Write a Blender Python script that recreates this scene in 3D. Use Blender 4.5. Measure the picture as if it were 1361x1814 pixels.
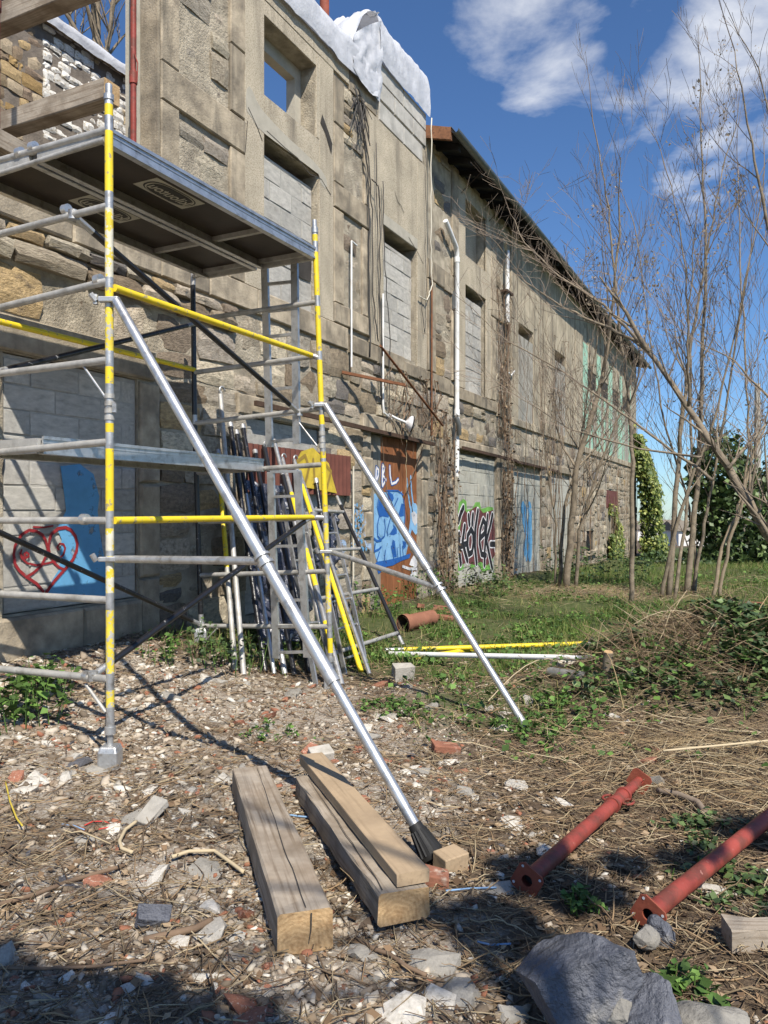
import bpy, math, random
import numpy as np
from mathutils import Vector, Matrix, noise as mnoise
R = math.radians
random.seed(7); rng = np.random.default_rng(11)
for o in list(bpy.data.objects): bpy.data.objects.remove(o)
scene = bpy.context.scene
C = scene.collection

# ------------------------------------------------------------------ camera
FPX, CX, CY, EYE = 1363.0, 680.5, 907.0, 1.6
cam = bpy.data.cameras.new('camera'); cam.sensor_fit = 'VERTICAL'; cam.sensor_height = 36.0
cam.lens = FPX / 1814.0 * 36.0; cam.clip_start = 0.05; cam.clip_end = 4000
camo = bpy.data.objects.new('camera', cam); C.objects.link(camo)
camo.location = (0, 0, EYE); camo.rotation_euler = (R(90), 0, 0); scene.camera = camo

# ------------------------------------------------------------------ wall frame (s along the facade, o outwards)
ALPHA = R(26.66); SN, CS = math.sin(ALPHA), math.cos(ALPHA)
DW = 5.6
def wp(s, o, z): return Vector((s*SN + (o-DW)*CS, s*CS - (o-DW)*SN, z))
def so(x, y): return x*SN + y*CS, DW + x*CS - y*SN
def px(x, y, t): return Vector(((x-CX)/FPX*t, t, EYE + (CY-y)/FPX*t))
def W(x, y, o=0.0):                      # a pixel on the facade plane -> (s, z)
    u = (x-CX)/FPX; t = (DW-o)/(SN-CS*u); return t*(SN*u+CS), EYE+(CY-y)/FPX*t

# ------------------------------------------------------------------ light
SUN_EL = R(49); LIGHT_H = (-0.345, 0.9386)           # the way the light travels over the ground
sun = bpy.data.lights.new('sun', 'SUN'); sun.energy = 5.0; sun.angle = R(0.53); sun.color = (1.0, 0.935, 0.835)
suno = bpy.data.objects.new('sun', sun); C.objects.link(suno)
ld = Vector((LIGHT_H[0]*math.cos(SUN_EL), LIGHT_H[1]*math.cos(SUN_EL), -math.sin(SUN_EL)))
suno.rotation_euler = ld.to_track_quat('-Z', 'Y').to_euler(); suno.location = (3, -12, 16)
world = bpy.data.worlds.new('World'); scene.world = world; world.use_nodes = True
def setup_world():
    nt = world.node_tree; N = nt.nodes; L = nt.links; N.clear()
    out = N.new('ShaderNodeOutputWorld'); bg = N.new('ShaderNodeBackground'); bg.inputs[1].default_value = 0.072
    sky = N.new('ShaderNodeTexSky'); sky.sky_type = 'NISHITA'; sky.sun_disc = False
    sky.sun_elevation = SUN_EL; sky.sun_rotation = math.atan2(-LIGHT_H[0], -LIGHT_H[1])
    sky.air_density = 1.0; sky.dust_density = 0.12; sky.ozone_density = 1.6; sky.altitude = 200
    tc = N.new('ShaderNodeTexCoord')
    def math_(op, a, b=None, clamp=False):
        m = N.new('ShaderNodeMath'); m.operation = op; m.use_clamp = clamp
        for i, v in enumerate((a, b)):
            if v is None: continue
            if isinstance(v, (int, float)): m.inputs[i].default_value = v
            else: L.new(v, m.inputs[i])
        return m.outputs[0]
    sep = N.new('ShaderNodeSeparateXYZ'); L.new(tc.outputs['Generated'], sep.inputs[0])
    zz = math_('MAXIMUM', sep.outputs[2], 0.06)
    u = math_('DIVIDE', sep.outputs[0], zz); v = math_('DIVIDE', sep.outputs[1], zz)
    cmb = N.new('ShaderNodeCombineXYZ'); L.new(u, cmb.inputs[0]); L.new(v, cmb.inputs[1])
    ns = N.new('ShaderNodeTexNoise'); ns.inputs['Scale'].default_value = 3.0; ns.inputs['Detail'].default_value = 9
    ns.inputs['Roughness'].default_value = 0.58; ns.inputs['Distortion'].default_value = 0.25; L.new(cmb.outputs[0], ns.inputs[0])
    n2 = N.new('ShaderNodeTexNoise'); n2.inputs['Scale'].default_value = 0.55; n2.inputs['Detail'].default_value = 3; L.new(cmb.outputs[0], n2.inputs[0])
    # cloud banks, by direction
    banks = [((905, 20), 6.0, 1.1), ((985, 95), 5.5, 1.0), ((1040, 150), 4.0, .75), ((1215, 130), 4.2, .95), ((1290, 90), 6.0, 1.15), ((1380, 60), 6.5, 1.1), ((1090, 215), 3.2, .9),
             ((1150, 200), 2.8, .8), ((1295, 268), 3.2, .9), ((1200, 310), 2.6, .75), ((1235, 345), 2.6, .65), ((1150, 40), 3.0, .6), ((1500, 200), 8, 1)]
    acc = None
    for (bx, by), rad, w in banks:
        d = Vector(((bx-CX)/FPX, 1, (CY-by)/FPX)).normalized()
        vm = N.new('ShaderNodeVectorMath'); vm.operation = 'DOT_PRODUCT'; L.new(tc.outputs['Generated'], vm.inputs[0]); vm.inputs[1].default_value = d
        mr = N.new('ShaderNodeMapRange'); mr.interpolation_type = 'SMOOTHSTEP'
        L.new(vm.outputs['Value'], mr.inputs[0]); mr.inputs[1].default_value = math.cos(R(rad*.95)); mr.inputs[2].default_value = math.cos(R(rad*.1))
        mr.inputs[3].default_value = 0; mr.inputs[4].default_value = w
        acc = mr.outputs[0] if acc is None else math_('MAXIMUM', acc, mr.outputs[0])
    # behind and beside the camera the same fair-weather cloud goes on
    back = N.new('ShaderNodeMapRange'); L.new(sep.outputs[1], back.inputs[0]); back.inputs[1].default_value = 0.25; back.inputs[2].default_value = -0.1
    bk = math_('MULTIPLY', back.outputs[0], math_('MULTIPLY', n2.outputs[0], 1.1))
    acc = math_('MAXIMUM', acc, bk)
    dens = math_('ADD', math_('SUBTRACT', math_('MULTIPLY', acc, .95), .50), math_('MULTIPLY', math_('SUBTRACT', ns.outputs[0], .52), 3.0), True)
    dens = math_('MULTIPLY', math_('POWER', dens, 1.1), .92, True)
    mix = N.new('ShaderNodeMix'); mix.data_type = 'RGBA'; L.new(dens, mix.inputs[0])
    tint = N.new('ShaderNodeMix'); tint.data_type = 'RGBA'; tint.blend_type = 'MULTIPLY'; tint.inputs[0].default_value = 1.0; tint.inputs[7].default_value = (.80, 1.10, 1.46, 1)
    L.new(sky.outputs[0], tint.inputs[6]); L.new(tint.outputs[2], mix.inputs[6])
    mix.inputs[7].default_value = (10.8, 11.0, 11.4, 1)
    L.new(mix.outputs[2], bg.inputs[0]); L.new(bg.outputs[0], out.inputs[0])
setup_world()
vs = scene.view_settings; vs.view_transform = 'Standard'; vs.look = 'None'; vs.exposure = 0.37; vs.gamma = 1.0; vs.use_curve_mapping = False
try:
    scene.cycles.max_bounces = 4; scene.cycles.diffuse_bounces = 1; scene.cycles.glossy_bounces = 2; scene.cycles.transmission_bounces = 2; scene.cycles.transparent_max_bounces = 8; scene.cycles.adaptive_threshold = .025
    scene.cycles.use_denoising = True
except Exception: pass

# ------------------------------------------------------------------ materials
MATS = {}
def mat(name, col, rough=.85, metal=0.0, var=.25, scale=6.0, bump=.3, bscale=40.0, col2=None, c2scale=3.0, c2lo=.5, c2hi=.7, obj_rand=0.0, ramp=None, streak=None, spec=.3, island=0.0, detail=4, coords='Object', trans=0.0, bdist=.01, wear=None, rings=0):
    m = bpy.data.materials.new(name); m.use_nodes = True; nt = m.node_tree; N = nt.nodes; L = nt.links
    b = N['Principled BSDF']; b.inputs['Roughness'].default_value = rough; b.inputs['Metallic'].default_value = metal
    b.inputs['Specular IOR Level'].default_value = spec
    tc = N.new('ShaderNodeTexCoord'); co = tc.outputs[coords]
    if obj_rand or ramp:
        oi = N.new('ShaderNodeObjectInfo')
        off = N.new('ShaderNodeVectorMath'); off.operation = 'MULTIPLY_ADD'
        cv = N.new('ShaderNodeCombineXYZ')
        for i in range(3): L.new(oi.outputs['Random'], cv.inputs[i])
        L.new(cv.outputs[0], off.inputs[0]); off.inputs[1].default_value = (37, 53, 71); L.new(co, off.inputs[2]); co = off.outputs[0]
    def mixc(fac, a, bb, blend='MIX'):
        x = N.new('ShaderNodeMix'); x.data_type = 'RGBA'; x.blend_type = blend
        for sock, v in ((x.inputs[0], fac), (x.inputs[6], a), (x.inputs[7], bb)):
            if isinstance(v, (int, float)): sock.default_value = v
            elif isinstance(v, tuple): sock.default_value = (*v, 1)
            else: L.new(v, sock)
        return x.outputs[2]
    def noise(sc, det=detail, vec=None, rough=.6):
        n = N.new('ShaderNodeTexNoise'); n.inputs['Scale'].default_value = sc; n.inputs['Detail'].default_value = det; n.inputs['Roughness'].default_value = rough
        L.new(vec or co, n.inputs[0]); return n.outputs[0]
    def rng_(v, lo, hi, a=0., b_=1.):
        r = N.new('ShaderNodeMapRange'); L.new(v, r.inputs[0]); r.inputs[1].default_value = lo; r.inputs[2].default_value = hi; r.inputs[3].default_value = a; r.inputs[4].default_value = b_; return r.outputs[0]
    if ramp:
        src = oi.outputs['Random']
        if island:
            gi = N.new('ShaderNodeNewGeometry'); src = gi.outputs['Random Per Island']
        cr = N.new('ShaderNodeValToRGB'); cr.color_ramp.interpolation = 'CONSTANT'; e = cr.color_ramp.elements
        for i, c in enumerate(ramp):
            if i < 2: el = e[i]; el.position = i/len(ramp)
            else: el = e.new(i/len(ramp))
            el.color = (*c, 1)
        L.new(src, cr.inputs[0]); base = cr.outputs[0]
    else:
        rgb = N.new('ShaderNodeRGB'); rgb.outputs[0].default_value = (*col, 1); base = rgb.outputs[0]
    if col2 is not None:
        base = mixc(rng_(noise(c2scale), c2lo, c2hi), base, col2)
    if island:
        gi2 = N.new('ShaderNodeNewGeometry'); base = mixc(1.0, base, mixc(gi2.outputs['Random Per Island'], (1-island,)*3, (1+island,)*3), 'MULTIPLY')
    if obj_rand:
        base = mixc(1.0, base, mixc(oi.outputs['Random'], (1-obj_rand,)*3, (1+obj_rand,)*3), 'MULTIPLY')
    if var:
        base = mixc(1.0, base, mixc(rng_(noise(scale), .25, .75), (1-var,)*3, (1+var,)*3), 'MULTIPLY')
    if streak:
        mp = N.new('ShaderNodeMapping'); mp.inputs['Scale'].default_value = streak[1]; L.new(co, mp.inputs[0])
        base = mixc(rng_(noise(1.0, 5, mp.outputs[0]), streak[2], streak[3]), base, streak[0])
    if rings:
        wv = N.new('ShaderNodeTexWave'); wv.wave_type = 'RINGS'; wv.rings_direction = 'Y'; wv.inputs['Scale'].default_value = rings; wv.inputs['Distortion'].default_value = 7.0; wv.inputs['Detail'].default_value = 3
        mp2 = N.new('ShaderNodeMapping'); mp2.inputs['Location'].default_value = (.03, 0, .05); L.new(tc.outputs['Object'], mp2.inputs[0]); L.new(mp2.outputs[0], wv.inputs[0])
        base = mixc(1.0, base, mixc(wv.outputs['Fac'], (.88, .86, .82), (1.05, 1.05, 1.05)), 'MULTIPLY')
    L.new(base, b.inputs['Base Color'])
    if wear:
        out_ = N['Material Output']; tp = N.new('ShaderNodeBsdfTransparent'); mw = N.new('ShaderNodeMixShader'); L.new(rng_(noise(wear[0], 6, None, .7), wear[1], wear[2]), mw.inputs[0]); L.new(b.outputs[0], mw.inputs[1]); L.new(tp.outputs[0], mw.inputs[2]); L.new(mw.outputs[0], out_.inputs[0])
    if bump:
        bp = N.new('ShaderNodeBump'); bp.inputs['Strength'].default_value = bump; bp.inputs['Distance'].default_value = bdist
        L.new(noise(bscale, 4), bp.inputs['Height']); L.new(bp.outputs[0], b.inputs['Normal'])
    if trans:
        out = N['Material Output']; tr = N.new('ShaderNodeBsdfTranslucent'); L.new(base, tr.inputs[0]); ms = N.new('ShaderNodeMixShader'); ms.inputs[0].default_value = trans
        L.new(b.outputs[0], ms.inputs[1]); L.new(tr.outputs[0], ms.inputs[2]); L.new(ms.outputs[0], out.inputs[0])
    MATS[name] = m; return m
BLACKST = (.05, .045, .04)
mat('stone', (.3, .25, .18), .92, var=.4, scale=9, bump=.9, bscale=22, obj_rand=.28, bdist=.02, col2=(.16, .125, .09), c2scale=7, c2lo=.5, c2hi=.8,
    ramp=[(.42, .35, .25), (.36, .29, .20), (.28, .215, .145), (.50, .44, .33), (.38, .335, .265), (.24, .19, .14), (.44, .32, .17), (.34, .29, .215), (.52, .45, .33), (.16, .145, .13), (.40, .34, .26), (.30, .26, .21)])
mat('stone_white', (.75, .73, .68), .9, var=.2, scale=8, bump=.6, bscale=30, obj_rand=.15, col2=(.34, .27, .17), c2scale=4, c2lo=.5, c2hi=.66)
mat('stone_rear', (.3, .22, .14), .9, var=.35, scale=9, bump=.8, bscale=25, obj_rand=.25, ramp=[(.34, .26, .16), (.40, .27, .12), (.28, .21, .14), (.44, .32, .17), (.24, .18, .13), (.36, .29, .2)])
mat('mortar', (.42, .365, .275), .95, var=.4, scale=5, bump=1.0, bscale=38, col2=(.20, .17, .13), c2scale=2.2, c2lo=.45, c2hi=.75, bdist=.02)
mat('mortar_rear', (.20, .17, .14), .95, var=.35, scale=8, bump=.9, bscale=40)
mat('roughcast', (.51, .445, .335), .95, var=.22, scale=2.2, bump=1.0, bscale=60, col2=(.34, .285, .205), c2scale=55, c2lo=.47, c2hi=.62, streak=((.20, .17, .13), (3.2, 3.2, .35), .52, .74), bdist=.008)
mat('dressed', (.43, .36, .26), .9, var=.3, scale=6, bump=.8, bscale=45, obj_rand=.2, col2=(.25, .21, .155), c2scale=3.4, c2lo=.43, c2hi=.66, streak=((.15, .13, .10), (3.4, 3.4, .5), .52, .72))
mat('patch', (.44, .405, .33), .95, var=.15, scale=6, bump=.4, bscale=40)
mat('block', (.46, .44, .395), .95, var=.2, scale=5, bump=.6, bscale=50, obj_rand=.15, col2=(.36, .345, .31), c2scale=4, c2lo=.5, c2hi=.7)
mat('block_joint', (.40, .385, .345), .95, var=.2, scale=9, bump=.6, bscale=50)
mat('block_painted', (.44, .43, .37), .9, var=.16, scale=4, bump=.4, bscale=50, obj_rand=.08, col2=(.34, .34, .29), c2scale=2, streak=((.23, .20, .14), (4, 4, .4), .55, .8))
mat('slab_grey', (.36, .34, .29), .93, var=.2, scale=5, bump=.4, bscale=40, streak=((.14, .12, .10), (7, 7, .25), .48, .72))
mat('wall_stained', (.45, .385, .28), .93, var=.25, scale=3, bump=.5, bscale=45, col2=(.24, .20, .145), c2scale=1.4, c2lo=.45, c2hi=.7, streak=((.13, .115, .09), (8, 8, .22), .50, .72))
mat('dark_inside', (.05, .045, .04), .95, var=.3, bump=.3)  # near-black for shade painted into hollows, and for crack lines
mat('wood_old', (.33, .255, .17), .85, var=.25, scale=3, bump=.35, bscale=25, streak=((.16, .12, .08), (60, 2.0, 60), .5, .75))
mat('beam_wood', (.40, .33, .25), .85, var=.25, scale=4, bump=.35, bscale=30, streak=((.20, .155, .11), (45, 2.2, 45), .48, .75))
mat('beam_grey', (.36, .305, .24), .85, var=.3, scale=4, bump=.5, bscale=25, col2=(.22, .17, .12), c2scale=2.4, c2lo=.45, c2hi=.62, streak=((.19, .145, .10), (55, 1.6, 55), .47, .68))
mat('beam_end', (.50, .34, .18), .85, var=.3, scale=12, bump=.6, bscale=50, col2=(.36, .23, .115), c2scale=18, c2lo=.45, c2hi=.62, rings=18)
mat('plank', (.42, .31, .195), .82, var=.18, scale=4, bump=.25, bscale=30, col2=(.32, .235, .15), c2scale=2.5, c2lo=.45, c2hi=.65, streak=((.29, .21, .13), (50, 1.6, 50), .5, .72))
mat('galv', (.50, .50, .49), .45, .7, var=.22, scale=14, bump=.15, bscale=60, col2=(.30, .28, .25), c2scale=16, c2lo=.52, c2hi=.7, spec=.5)
mat('alu', (.58, .58, .57), .40, .8, var=.2, scale=10, bump=.1, bscale=50, col2=(.36, .345, .32), c2scale=14, c2lo=.52, c2hi=.72, spec=.5)
mat('alu_dull', (.46, .445, .41), .6, .45, var=.25, scale=12, bump=.2, bscale=60, col2=(.30, .285, .255), c2scale=8)
mat('yellow', (.78, .58, .025), .45, var=.10, scale=8, bump=.1, bscale=60, col2=(.33, .29, .17), c2scale=24, c2lo=.585, c2hi=.66, spec=.45)
mat('yellow_worn', (.72, .56, .06), .5, var=.15, scale=14, bump=.2, bscale=60, col2=(.44, .43, .38), c2scale=30, c2lo=.52, c2hi=.55)
mat('yellow_pale', (.62, .59, .47), .55, var=.15, scale=20, bump=.2, bscale=60, col2=(.72, .54, .05), c2scale=24, c2lo=.50, c2hi=.54)
mat('black_wrap', (.012, .012, .014), .28, var=.3, scale=12, bump=.5, bscale=26, col2=(.34, .34, .33), c2scale=26, c2lo=.66, c2hi=.72, spec=.6)
mat('black_tube', (.015, .015, .017), .3, var=.3, scale=12, bump=.3, bscale=20, spec=.6)
mat('plastic', (.05, .055, .08), .25, var=.5, scale=9, bump=1.0, bscale=12, col2=(.36, .36, .37), c2scale=9, c2lo=.56, c2hi=.66, spec=.7, bdist=.03)
mat('rubber', (.02, .02, .02), .6, var=.2, bump=.2)
mat('ply', (.035, .026, .020), .5, var=.35, scale=4, bump=.1, bscale=30)
mat('sticker', (.42, .40, .33), .6, var=.12, scale=5, bump=0)
mat('sticker_black', (.03, .028, .025), .5, var=.1, bump=0)
mat('red_paint', (.28, .055, .04), .55, var=.22, scale=7, bump=.25, bscale=40, col2=(.17, .05, .035), c2scale=9, c2lo=.46, c2hi=.60, obj_rand=.06, streak=((.42, .20, .15), (30, 30, 30), .66, .74))
mat('rust_red', (.26, .07, .04), .7, var=.3, scale=7, bump=.3, bscale=40)
mat('rust', (.20, .085, .04), .8, var=.35, scale=9, bump=.5, bscale=40, col2=(.10, .05, .03), c2scale=7)
mat('rust_dark', (.075, .045, .03), .85, var=.4, scale=12, bump=.5, bscale=40)
mat('rust_sheet', (.15, .055, .04), .7, var=.25, scale=5, bump=.2, bscale=30)
mat('door_rust', (.25, .10, .042), .75, var=.25, scale=4, bump=.2, bscale=30, streak=((.24, .085, .03), (14, 14, .35), .46, .70))
mat('door_grey', (.30, .27, .22), .75, var=.2, scale=4, bump=.2, bscale=30, streak=((.20, .15, .10), (14, 14, .4), .5, .72))
mat('tarp', (.66, .67, .70), .45, var=.12, scale=4, bump=.6, bscale=7, spec=.4, trans=.18, bdist=.03)
mat('pvc', (.80, .80, .78), .45, var=.08, scale=5, bump=0, col2=(.62, .60, .55), c2scale=4, c2lo=.55, c2hi=.7)
mat('zinc', (.18, .19, .19), .5, .5, var=.25, scale=5, bump=.15)
mat('roof_dark', (.022, .02, .018), .9, var=.35, scale=6, bump=.4)
mat('eave_wood', (.24, .11, .055), .8, var=.3, scale=5, bump=.3, streak=((.10, .05, .03), (3, 30, 30), .5, .7))
mat('roof_tile', (.32, .12, .06), .85, var=.3, scale=6, bump=.3, obj_rand=.2)
mat('brick', (.29, .125, .078), .9, var=.3, scale=12, bump=.5, bscale=50, obj_rand=.2, col2=(.50, .40, .32), c2scale=10, c2lo=.58, c2hi=.7)
mat('terracotta', (.26, .115, .07), .85, var=.25, scale=7, bump=.3)
mat('cable', (.06, .055, .05), .7, var=.2, bump=0)
mat('cable_pale', (.60, .56, .46), .7, var=.15, bump=0)
mat('green_paint', (.34, .56, .42), .8, var=.2, scale=4, bump=.3, col2=(.42, .38, .29), c2scale=4, c2lo=.54, c2hi=.64)
mat('maroon', (.15, .055, .045), .75, var=.25, scale=4, bump=.2)
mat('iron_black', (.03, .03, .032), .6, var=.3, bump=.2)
# paint
mat('p_blue', (.13, .36, .60), .7, var=.12, scale=9, bump=.15, bscale=50, wear=(9, .58, .70))
mat('p_lblue', (.24, .46, .70), .6, var=.10, scale=6, bump=.1, wear=(14, .61, .70))
mat('p_dblue', (.025, .12, .40), .6, var=.12, scale=6, bump=.1, wear=(14, .61, .70))
mat('p_pblue', (.33, .45, .62), .7, var=.35, scale=9, bump=.3, wear=(14, .45, .6))
mat('p_white', (.80, .78, .78), .65, var=.08, bump=.1, wear=(14, .61, .70))
mat('p_black', (.022, .022, .026), .6, var=.2, bump=.1, wear=(14, .61, .70))
mat('p_maroon', (.14, .05, .05), .75, var=.2, scale=9, bump=.1, wear=(14, .61, .70))
mat('p_green', (.17, .40, .085), .75, var=.2, scale=9, bump=.1, wear=(14, .61, .70))
mat('p_red', (.28, .025, .03), .7, var=.2, scale=9, bump=.1, wear=(16, .60, .72))
mat('p_yellow', (.60, .44, .05), .65, var=.25, scale=9, bump=.2, wear=(14, .61, .70))
mat('p_ochre', (.33, .22, .045), .65, var=.25, scale=9, bump=.2, wear=(14, .61, .70))
mat('p_silver', (.62, .62, .64), .5, var=.15, bump=.1, wear=(14, .61, .70))
# ground things
mat('bark', (.235, .19, .135), .9, var=.35, scale=9, bump=.7, bscale=40, col2=(.11, .09, .068), c2scale=5)
mat('bark_pale', (.30, .235, .16), .9, var=.25, scale=9, bump=.4, bscale=40, col2=(.17, .14, .10), c2scale=8)
mat('twig', (.23, .18, .135), .9, var=.2, bump=0)
mat('dry_vine', (.17, .115, .075), .9, var=.3, bump=0, island=.35)
mat('straw', (.30, .225, .135), .9, var=0, bump=0, island=.3, ramp=[(.33, .25, .15), (.22, .155, .09), (.155, .105, .065), (.40, .32, .20), (.27, .185, .105), (.12, .085, .055)])
mat('straw_pale', (.42, .33, .2), .9, var=0, bump=0, island=.3, ramp=[(.42, .33, .19), (.36, .26, .14), (.48, .39, .25), (.28, .20, .11)])
mat('litter', (.14, .09, .055), .9, var=0, bump=0, island=.3, ramp=[(.15, .095, .055), (.10, .07, .045), (.20, .13, .075), (.075, .055, .04), (.26, .19, .12)])
mat('crumbs', (.5, .48, .43), .92, var=.15, scale=30, bump=.3, bscale=60, island=.15, ramp=[(.50, .45, .37), (.36, .30, .23), (.64, .60, .52), (.40, .33, .245), (.31, .135, .08), (.26, .205, .15), (.47, .41, .325), (.19, .145, .10), (.30, .24, .175), (.14, .11, .08), (.42, .355, .275), (.22, .165, .115)])
mat('plaster', (.60, .56, .49), .93, var=.16, scale=14, bump=.5, bscale=50, obj_rand=.22, col2=(.42, .38, .31), c2scale=9, c2lo=.5, c2hi=.7)
mat('mortar_chunk', (.36, .335, .29), .93, var=.2, scale=14, bump=.6, bscale=45, obj_rand=.25)
mat('chunk_dark', (.10, .10, .11), .85, var=.3, scale=12, bump=.5, bscale=40, obj_rand=.3)
mat('leaf', (.08, .15, .035), .6, var=0, bump=0, island=.3, trans=.22, ramp=[(.075, .14, .03), (.10, .19, .045), (.055, .10, .025), (.13, .23, .05)])
mat('leaf_dark', (.05, .09, .03), .5, var=0, bump=0, island=.3, trans=.12, ramp=[(.045, .08, .025), (.065, .11, .035), (.095, .145, .045), (.13, .19, .06), (.035, .06, .02)], spec=.5)
mat('ivy', (.09, .14, .03), .5, var=0, bump=0, island=.3, trans=.2, ramp=[(.11, .16, .03), (.18, .23, .05), (.24, .28, .07), (.07, .11, .025), (.30, .32, .09)], spec=.5)
mat('grass', (.10, .18, .035), .75, var=0, bump=0, island=.3, trans=.25, ramp=[(.11, .19, .035), (.16, .25, .05), (.085, .145, .03), (.20, .24, .07), (.30, .26, .12)])
mat('seed', (.34, .27, .19), .9, var=0, bump=0, island=.3, trans=.3)
mat('hedge_far', (.16, .14, .09), .95, var=.3, bump=0, island=.3)
mat('black_rock', (.105, .11, .128), .62, var=.4, scale=9, bump=1.0, bscale=26, col2=(.24, .225, .20), c2scale=4.5, c2lo=.58, c2hi=.68, bdist=.03, spec=.5)
mat('grey_rock', (.26, .245, .215), .9, var=.3, scale=10, bump=1.0, bscale=26, col2=(.06, .06, .068), c2scale=3, c2lo=.52, c2hi=.68, bdist=.02)
mat('concrete_pole', (.40, .37, .32), .9, var=.15, bump=.2)
mat('far_white', (.75, .73, .70), .8, var=.08, bump=0)
mat('far_hill', (.22, .19, .15), 1, var=.35, scale=.2, bump=0)

# ------------------------------------------------------------------ mesh building
class MB:
    def __init__(s): s.v = []; s.f = []; s.m = []
    def add(s, vs, fs, mi=0):
        k = len(s.v); s.v += [tuple(v) for v in vs]; s.f += [tuple(i+k for i in f) for f in fs]; s.m += [mi]*len(fs); return s
    def box(s, x0, x1, y0, y1, z0, z1, mi=0, jit=0.0):
        v = [(x, y, z) for z in (z0, z1) for y in (y0, y1) for x in (x0, x1)]
        if jit: v = [tuple(c+random.uniform(-jit, jit) for c in p) for p in v]
        return s.add(v, [(0, 2, 3, 1), (4, 5, 7, 6), (0, 1, 5, 4), (2, 6, 7, 3), (0, 4, 6, 2), (1, 3, 7, 5)], mi)
    def bbox(s, x0, x1, y0, y1, z0, z1, b=.012, mi=0, jit=0.0):       # a box whose front (low y) edges are chamfered
        V = []; q = lambda: random.uniform(-jit, jit)
        for (x, z) in ((x0, z0), (x1, z0), (x1, z1), (x0, z1)): V.append((x, y1, z))
        for (x, z) in ((x0, z0), (x1, z0), (x1, z1), (x0, z1)): V.append((x, y0+b, z))
        for (x, z) in ((x0+b, z0+b), (x1-b, z0+b), (x1-b, z1-b), (x0+b, z1-b)): V.append((x+q(), y0+q(), z+q()))
        F = [(3, 2, 1, 0), (8, 9, 10, 11)]
        for i in range(4):
            j = (i+1) % 4; F += [(i, j, 4+j, 4+i), (4+i, 4+j, 8+j, 8+i)]
        return s.add(V, F, mi)
    def tube(s, pts, rad, n=8, mi=0, cap=True, mis=None):
        pts = [Vector(p) for p in pts]; k = len(s.v); m = len(pts)
        if isinstance(rad, (int, float)): rad = [rad]*m
        up = None
        for i, p in enumerate(pts):
            t = (pts[min(i+1, m-1)]-pts[max(i-1, 0)])
            t = t.normalized() if t.length > 1e-9 else Vector((0, 0, 1))
            if up is None: up = t.orthogonal().normalized()
            else:
                up = up - t*up.dot(t); up = up.normalized() if up.length > 1e-6 else t.orthogonal().normalized()
            b = t.cross(up)
            for j in range(n):
                a = 2*math.pi*j/n; q = p + (up*math.cos(a)+b*math.sin(a))*rad[i]; s.v.append(tuple(q))
        for i in range(m-1):
            mm = mis[i] if mis else mi
            for j in range(n):
                s.f.append((k+i*n+j, k+i*n+(j+1) % n, k+(i+1)*n+(j+1) % n, k+(i+1)*n+j)); s.m.append(mm)
        if cap:
            s.f.append(tuple(k+j for j in range(n-1, -1, -1))); s.m.append(mis[0] if mis else mi)
            s.f.append(tuple(k+(m-1)*n+j for j in range(n))); s.m.append(mis[-1] if mis else mi)
        return s
    def obox(s, c, ax, ay, az, mi=0):                    # oriented box from centre and three half axes
        c, ax, ay, az = map(Vector, (c, ax, ay, az))
        v = [c+ax*i+ay*j+az*k for k in (-1, 1) for j in (-1, 1) for i in (-1, 1)]
        return s.add(v, [(0, 2, 3, 1), (4, 5, 7, 6), (0, 1, 5, 4), (2, 6, 7, 3), (0, 4, 6, 2), (1, 3, 7, 5)], mi)
    def build(s, name, mats, parent=None, world=True, smooth=None, bevel=0.0, loc=None):
        if not isinstance(mats, (list, tuple)): mats = [mats]
        vs = s.v
        o = None
        if parent is not None and world:
            inv = parent_matrix(parent).inverted(); vs = [tuple(inv @ Vector(v)) for v in vs]
        elif parent is None:
            a = np.array(vs)
            if loc is None: loc = ((a[:, 0].min()+a[:, 0].max())/2, (a[:, 1].min()+a[:, 1].max())/2, a[:, 2].min())
            vs = (a-np.array(loc)).tolist()
        me = bpy.data.meshes.new(name); me.from_pydata(vs, [], s.f)
        for m in mats: me.materials.append(MATS[m])
        if len(mats) > 1: me.polygons.foreach_set('material_index', s.m)
        if smooth: me.polygons.foreach_set('use_smooth', [True]*len(s.f))
        o = bpy.data.objects.new(name, me); C.objects.link(o)
        if parent is not None: o.parent = parent
        else: o.location = loc
        if bevel:
            b = o.modifiers.new('b', 'BEVEL'); b.width = bevel; b.segments = 2; b.limit_method = 'ANGLE'; b.angle_limit = R(40)
        if smooth == 'auto':
            try: me.set_sharp_from_angle(angle=R(42))
            except Exception: pass
        me.update(); return o
PMX = {}
def parent_matrix(p):
    m = PMX[p.name] if p.name in PMX else Matrix.LocRotScale(p.location, p.rotation_euler, p.scale)
    return parent_matrix(p.parent) @ m if p.parent is not None else m
def tag(o, label, cat, group=None, kind=None):
    o['label'] = label; o['category'] = cat
    if group: o['group'] = group
    if kind: o['kind'] = kind
    return o
def thing(name, label, cat, loc=(0, 0, 0), rz=0.0, group=None):
    o = bpy.data.objects.new(name, None); C.objects.link(o); o.location = loc; o.rotation_euler = (0, 0, rz); o.empty_display_size = .1
    tag(o, label, cat, group); PMX[o.name] = Matrix.Translation(Vector(loc)) @ Matrix.Rotation(rz, 4, 'Z'); return o
def struct(o): o['kind'] = 'structure'; return o
def stuff(o, label, cat): o['kind'] = 'stuff'; o['label'] = label; o['category'] = cat; return o
def dup(src, parent, loc=None, rot=None, scale=None, name=None):
    c = src.copy(); C.objects.link(c); c.parent = parent
    if name: c.name = name
    if loc is not None: c.location = loc
    if rot is not None: c.rotation_euler = rot
    if scale is not None: c.scale = scale
    return c
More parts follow.
